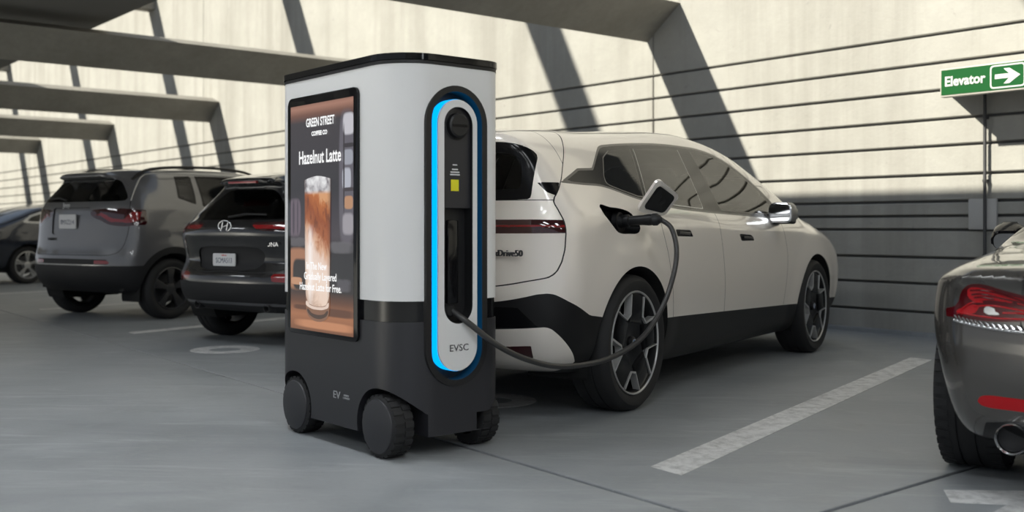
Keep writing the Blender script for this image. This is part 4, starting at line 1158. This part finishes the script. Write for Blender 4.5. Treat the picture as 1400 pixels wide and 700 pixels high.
for x, y in ((.40,.34),(.40,-.34),(1.3,.36),(1.3,-.36)): seat(dcar, x, y, .42, M_SEAT)
box('dashboard', (1.8,-.66,.7), (2.2,.66,.98), M_SEAT, dcar, bevel=.04)
box('cabin_floor', (-.5,-.70,.30), (2.3,.70,.44), M_UNDER, dcar)
# ---------------------------------------------------------------- grey-brown sports car at the right edge
Z_SIL = [(-.45,.215),(-.72,.225),(-.81,.29),(-.86,.42),(-.875,.56),(-.87,.68),(-.88,.78),(-.905,.825,1),(-.85,.862),(-.5,.895),(-.1,.92),(.28,.955),(.48,1.03),(.85,1.17),(1.15,1.21),(1.45,1.17),(1.75,1.02),(1.95,.93),(2.6,.85),(3.1,.74),(3.3,.58),(3.3,.4),(3.1,.25),(2.5,.2),(.5,.2)]
Z_SEC = {
-1.0:[(.2,.73),(.45,.785),(.65,.815),(.78,.785),(.86,.70),(1.2,.4)],
-.35:[(.2,.78),(.45,.845),(.66,.88),(.80,.865),(.90,.77),(1.2,.42)],
.6:[(.2,.80),(.45,.85),(.66,.88),(.80,.87),(.92,.80),(1.25,.45)],
1.6:[(.2,.80),(.45,.85),(.66,.87),(.80,.86),(.92,.80),(1.2,.50)],
2.5:[(.2,.80),(.45,.86),(.64,.88),(.76,.86),(.88,.78),(1.1,.55)],
3.4:[(.2,.70),(.4,.76),(.55,.80),(.66,.76),(.78,.66),(1.0,.5)]}
zb = Body(Z_SIL,Z_SEC,.89,(.28,2.8),(.40,2.4),.04,k=.09,flare=[(0,.33,.36,.004),(2.5,.33,.36,.004)])
M_TAUPE = car_paint('taupe grey paint', (.078,.073,.067), .4, .25)
scar = tag(empty('sports_car', (-1.374, 4.567, 0), math.atan2(.96, -.28)), 'taupe grey low sports car with red tail lamp, cut by the right edge', 'car')
zs = cut_arches(zb.mesh(.02), (0, 2.5), .335, .375)
lens, zs = zs.split(np.maximum(zs.rear_g(smooth_loop([(1.0,.70,1),(.77,.708),(.735,.772),(.700,.795),(.65,.796),(.603,.784),(.521,.765),(.40,.742,1),(.40,.685,1),(.522,.674),(.618,.667),(.697,.668),(.767,.670),(1.0,.67,1)],4), NEG), zs.v[:,0]+.655))
inn, lens = lens.split(lens.rear_g(smooth_loop([(.715,.775),(.66,.782),(.55,.757),(.42,.73),(.42,.716),(.55,.735),(.64,.742),(.70,.735)],4)))
ch, lens = lens.split(lens.rear_g(P((.645,.722),(.665,.700),(.640,.690),(.60,.692),(.595,.705))))
low_, lens = lens.split(lens.rear_g(P((.76,.697),(.70,.722),(.665,.726),(.69,.690),(.76,.680))))
M_REDG = mat('bright red lamp', (.42,.006,.010), .1, spec=.4); M_DRED = mat('deep red lamp', (.07,.003,.005), .1, spec=.4)
halves('tail_lamp', lens, M_DRED, scar); halves('tail_lamp_lens', inn, M_REDG, scar); halves('tail_lamp_lens', low_, M_REDG, scar); halves('reversing_lamp', ch, M_CHROME, scar)
rfl, zs = zs.split(zs.rear_g(smooth_loop([(.684,.382),(.66,.400),(.60,.405),(.40,.406,1),(.40,.366,1),(.60,.359),(.67,.362)],3), NEG))
halves('rear_reflector', rfl, M_REDG, scar)
df, zs = zs.split(zs.rear_g(P((-.1,.325),(.55,.322),(.66,.30),(.70,.19),(-.1,.19)), NEG))
surf_obj('rear_diffuser', df, M_CLAD, scar)
tk, gp, zs = cut_band(zs, lambda k: k.rear_g(smooth_loop([(-.1,.90,1),(.4,.89),(.50,.85),(.52,.80),(.50,.62),(-.1,.60,1)],3), lambda v: v[:,0] < -.6), .0025)
surf_obj('boot_lid', tk, M_TAUPE, scar); islands('shut_line', gp, M_GAP, scar)
for nm, pl in (('door_window', P((.50,.965),(.62,1.06),(.9,1.13),(1.25,1.145),(1.5,1.09),(1.80,.955),(1.5,.945))),):
    pane, seal, zs = cut_band(zs, lambda k: k.side_g(pl), .012)
    halves(nm, pane, M_GLASS, scar); halves('window_seal', seal, M_PIANO, scar)
bw, zs = zs.split(np.where((zs.v[:,0] < .85) & (zs.v[:,0] > .2) & (np.abs(zs.v[:,1]) < .52), poly_sdf(P((.30,.965),(.80,1.19),(.4,1.4),(.2,1.1)), zs.v[:,[0,2]]), 1.0))
surf_obj('rear_window', bw, M_GLASS, scar)
ww, zs = zs.split(np.where((zs.v[:,0] > 1.35) & (np.abs(zs.v[:,1]) < .58), poly_sdf(P((1.45,1.165),(1.90,.955),(2.2,1.2),(1.5,1.4)), zs.v[:,[0,2]]), 1.0))
surf_obj('windscreen', ww, M_GLASS, scar)
dr, gp, zs = cut_band(zs, lambda k: k.side_g(P((.52,.93),(.50,.7),(.60,.35),(1.75,.33),(1.85,.6),(1.80,.92))), .0025)
halves('door', dr, M_TAUPE, scar); halves('shut_line', gp, M_GAP, scar)
surf_obj('body', zs, M_TAUPE, scar)
for x in (0, 2.5): arch_liner(zb, scar, x, .335, .375, M_UNDER, .30)
for sg in (-1, 1):
    for ys_, m_ in (((.705,.772,.66,.7755,.60,.7665,.52,.745,.42,.722), M_DRED), ((.70,.757,.66,.762,.60,.752,.52,.738,.42,.719), M_DRED), ((.690,.747,.66,.7505,.62,.746), M_DRED),
                    ((.69,.716,.62,.723,.54,.714,.42,.702), M_REDG), ((.59,.700,.52,.702,.42,.694), M_REDG), ((.755,.690,.70,.684,.62,.680,.52,.683,.42,.688), M_REDG), ((.735,.705,.70,.728,.66,.733), M_REDG)):
        tube('lamp_rib', catmull([(rear_x(zb, ys_[q], ys_[q+1])-.0015, sg*ys_[q], ys_[q+1]) for q in range(0, len(ys_), 2)], 4), .0032, m_, scar, 6)
    # chevron trim under the lamp
    pts = [(rear_x(zb, y, z)-.002, sg*y, z) for y, z in ((.768,.661),(.735,.655),(.70,.650),(.66,.646),(.61,.642),(.56,.640),(.50,.639),(.42,.638))]
    st = tube('lamp_trim', catmull(pts, 5), .006, M_CHROME, scar, 8)
    cp = catmull(pts, 7)
    for i in range(2, len(cp)-2, 3):
        c = Vector(cp[i]); t = (Vector(cp[i+1])-c).normalized()
        bm = bmesh.new(); tube_bm(bm, [c+Vector((-.004,0,.018))-t*.004, c+t*.010+Vector((-.005,0,.008)), c+Vector((-.004,0,-.001))-t*.004], .0035, 6)
        obj_bm('chevron', bm, M_CHROME, st)
    ex = empty('exhaust', (-.745, sg*.563, .262), parent=scar)
    lathe('exhaust_tip', [(.047,-.035),(.051,-.04),(.054,-.035),(.054,.12),(.047,.12),(.045,-.02)], 0, M_CHROME, ex, 40)
    lathe('exhaust_bore', [(0,.03),(.051,.03),(.051,-.02)], 0, M_BLACK, ex, 32)
    e = empty('door_mirror', (1.66, sg*.86, .925), parent=scar); e.rotation_euler = (0, math.radians(-22), 0)
    prism('mirror_shell', [(sg*y, z) for y, z in rrect(0,-.055,.17,.075,.05,5)], 0, -.045, .09, M_PIANO, e, bevel=.03)
    prism('mirror_glass', [(sg*y, z) for y, z in rrect(.015,-.04,.155,.06,.04,5)], 0, -.05, -.04, mat('mirror glass', (.5,.5,.5), .02, 1), e)
    prism('bumper_crease', [(-.79+.02,.30),(-.72,.315),(-.60,.325),(-.60,.317),(-.72,.306),(-.79+.02,.292)], 1, sg*.70, sg*.74, M_TAUPE, scar) if False else None
rear_plate(scar, zb, 0, .60, .30, .15, (('8HTB602', .075, -.008, M_PRT),))
for x in (0, 2.5):
    for sg in (-1, 1):
        e = wheel_base(scar, x, sg, .80, .335, .25, .235, tread=46)
        lathe('rim_barrel', [(.233,-.11),(.233,.11),(.224,.116),(.215,.10),(.205,.02),(.205,-.11)], 1, M_ALLOY, e, 48)
        lathe('hub', [(0,.10),(.03,.10),(.06,.09),(.066,.0),(0,.0)], 1, M_ALLOY, e, 32)
        for k in range(10): prism('spoke', [pol(.055,36*k-9),pol(.218,36*k-3),pol(.218,36*k+3),pol(.055,36*k+9)], 1, .065, .10, M_ALLOY, e, bevel=.004)
for y in (.36, -.36): seat(scar, 1.05, y, .10, M_SEAT)
box('dashboard', (1.55,-.62,.6), (1.95,.62,.88), M_SEAT, scar, bevel=.04)
box('cabin_floor', (.1,-.70,.24), (2.0,.70,.34), M_UNDER, scar)
# ---------------------------------------------------------------- dark blue car at the far left edge
D_SIL = [(-.5,.26),(-.80,.32),(-.90,.45),(-.92,.62),(-.90,.80),(-.86,.98),(-.78,1.05),(-.5,1.13),(-.1,1.25),(.35,1.37),(.9,1.43),(1.4,1.40),(1.9,1.20),(2.2,1.02),(2.5,.95),(3.1,.88),(3.45,.76),(3.55,.56),(3.5,.36),(3.2,.22),(2.6,.2),(.5,.2)]
D_SEC = {
-1.0:[(.2,.74),(.5,.82),(.75,.86),(.95,.83),(1.05,.76),(1.3,.6)],
-.2:[(.2,.80),(.5,.86),(.76,.90),(.98,.87),(1.07,.83),(1.4,.62)],
1.0:[(.2,.80),(.5,.86),(.75,.89),(.95,.87),(1.03,.84),(1.42,.60)],
2.1:[(.2,.80),(.5,.86),(.74,.89),(.90,.87),(.99,.83),(1.3,.64)],
3.6:[(.2,.72),(.45,.80),(.62,.83),(.78,.79),(.9,.70),(1.2,.55)]}
db = Body(D_SIL,D_SEC,.90,(.30,2.6),(.38,2.4),.05,k=.10,flare=[(0,.33,.36,.012),(2.72,.33,.36,.012)])
M_NAVY = car_paint('dark navy paint', (.012,.016,.028), .3, .22)
bcar = tag(empty('dark_sedan', (-20.42, 5.0, 0), math.atan2(.957, -.291)), 'dark navy hatchback with silver spoked wheel, cut by the left edge behind the grey SUV', 'car')
ds = cut_arches(db.mesh(.035), (0, 2.72), .33, .375)
rw, ds = ds.split(ds.rear_g(P((-.1,1.24),(.42,1.22),(.58,1.06),(-.1,1.04)), NEG)); surf_obj('rear_window', rw, M_GLASS, bcar)
lens, ds = ds.split(np.maximum(ds.rear_g(P((.40,.92),(1.0,.93),(1.0,.82),(.45,.82)), NEG), ds.v[:,0]+.55)); halves('tail_lamp', lens, M_RED, bcar)
for nm, pl in (('quarter_window', P((-.05,1.085),(.12,1.19),(.36,1.26),(.34,1.07))), ('rear_door_window', P((.42,1.065),(.44,1.28),(.98,1.325),(1.0,1.05))), ('front_door_window', P((1.06,1.045),(1.04,1.325),(1.4,1.29),(1.75,1.13),(1.88,1.02)))):
    pane, seal, ds = cut_band(ds, lambda k: k.side_g(pl), .016)
    halves(nm, pane, M_GLASS, bcar); halves('window_seal', seal, M_ALLOY, bcar)
surf_obj('body', ds, M_NAVY, bcar)
for x in (0, 2.72): arch_liner(db, bcar, x, .33, .375, M_UNDER, .30)
for x in (0, 2.72):
    for sg in (-1, 1): simple_wheel(bcar, x, sg, .77, .33, .22, .245, M_ALLOY, 5, 18, 5, 4, True)
box('cabin_floor', (-.5,-.7,.28), (2.4,.7,.42), M_UNDER, bcar)
# ---------------------------------------------------------------- elevator sign, conduit and junction box
M_GREEN = mat('sign green', (.002,.075,.014), .6, spec=.15)
M_SIGNW = mat('sign white', (.60,.62,.60), .6, spec=.2)
M_SIGNF = mat('sign frame', (.42,.40,.36), .5)
M_PIPE = mat('grey conduit', (.05,.05,.052), .5)
sign = tag(empty('elevator_sign', (-4.515, 8.45, 2.09)), 'green sign reading Elevator with a white right arrow, high on the right of the wall', 'sign')
SW, SHT = .738, .238
box('sign_case', (0, 0, 0), (SW, .07, SHT), M_SIGNF, sign, bevel=.006)
prism('sign_face', [(.012,.016),(SW-.012,.016),(SW-.012,SHT-.012),(.012,SHT-.012)], 1, -.004, .01, M_GREEN, sign)
text('lettering', 'Elevator', .112, M_SIGNW, sign, (.216, -.006, SHT/2+.004), (math.pi/2, 0, 0), depth=.002, bold=.0028, fit=.345)
ring_prism('arrow_border', rrect(.430,.028,.712,SHT-.022,.028,6), rrect(.441,.039,.701,SHT-.033,.02,6), 1, -.0075, -.003, M_SIGNW, sign)
prism('arrow', [(.470,.105),(.585,.105),(.540,.062),(.585,.062),(.672,.122),(.585,.184),(.540,.184),(.585,.141),(.470,.141)], 1, -.0075, -.003, M_SIGNW, sign, smooth=None)
for x in (SW-.05,):
    prism('shadow_bracket', [(.07,.0),(.60,.13),(.60,.22),(.07,SHT)], 0, x, x+.03, M_SIGNF, sign, smooth=None)  # hidden bracket added to hold the sign proud so it casts a shadow
obj_py('shadow_bracket', [(.012,.07,.03),(-.235,.585,.10),(-.235,.585,.26),(.012,.07,.21),(.026,.07,.03),(-.221,.585,.10),(-.221,.585,.26),(.026,.07,.21)], [(0,1,2,3),(7,6,5,4),(0,4,5,1),(1,5,6,2),(2,6,7,3),(3,7,4,0)], M_SIGNF, sign)  # hidden angled plate added to give the sign's shadow its slanted left edge
obj_py('shadow_bracket', [(.012,.07,.215),(SW-.03,.07,.215),(SW+.15,.585,.255),(-.235,.585,.255),(.012,.07,.203),(SW-.03,.07,.203),(SW+.15,.585,.243),(-.235,.585,.243)], [(0,1,2,3),(7,6,5,4),(0,4,5,1),(1,5,6,2),(2,6,7,3),(3,7,4,0)], M_SIGNF, sign)  # hidden top plate added to close the gap in the sign's shadow
pipe = tag(empty('conduit_pipe', (-4.40, 9.0, 0)), 'thin grey conduit pipe running up the wall below the green sign', 'pipe')
tube('pipe', [(0,0,.55),(0,0,2.2)], .014, M_PIPE, pipe, 12)
for z in (.75, 1.4, 1.95): lathe('pipe_clip', [(.014,-.012),(.02,-.012),(.02,.012),(.014,.012)], 2, M_PIPE, pipe, 16, center=(0,0,z))
for z in (.75, 1.4, 1.95): box('clip_foot', (-.012,.012,z-.012), (.012,.05,z+.012), M_PIPE, pipe)
jbx = tag(empty('junction_box', (-4.43, 9.0, 1.11)), 'pale grey junction box fixed to the wall behind the conduit pipe', 'box')
box('box_case', (-.13,.020,-.135), (.12,.055,.135), mat('pale box grey', (.46,.455,.44), .6), jbx, bevel=.008)
box('box_lid', (-.118,.016,-.123), (.108,.022,.123), mat('pale box grey', (.46,.455,.44), .6), jbx, bevel=.003)
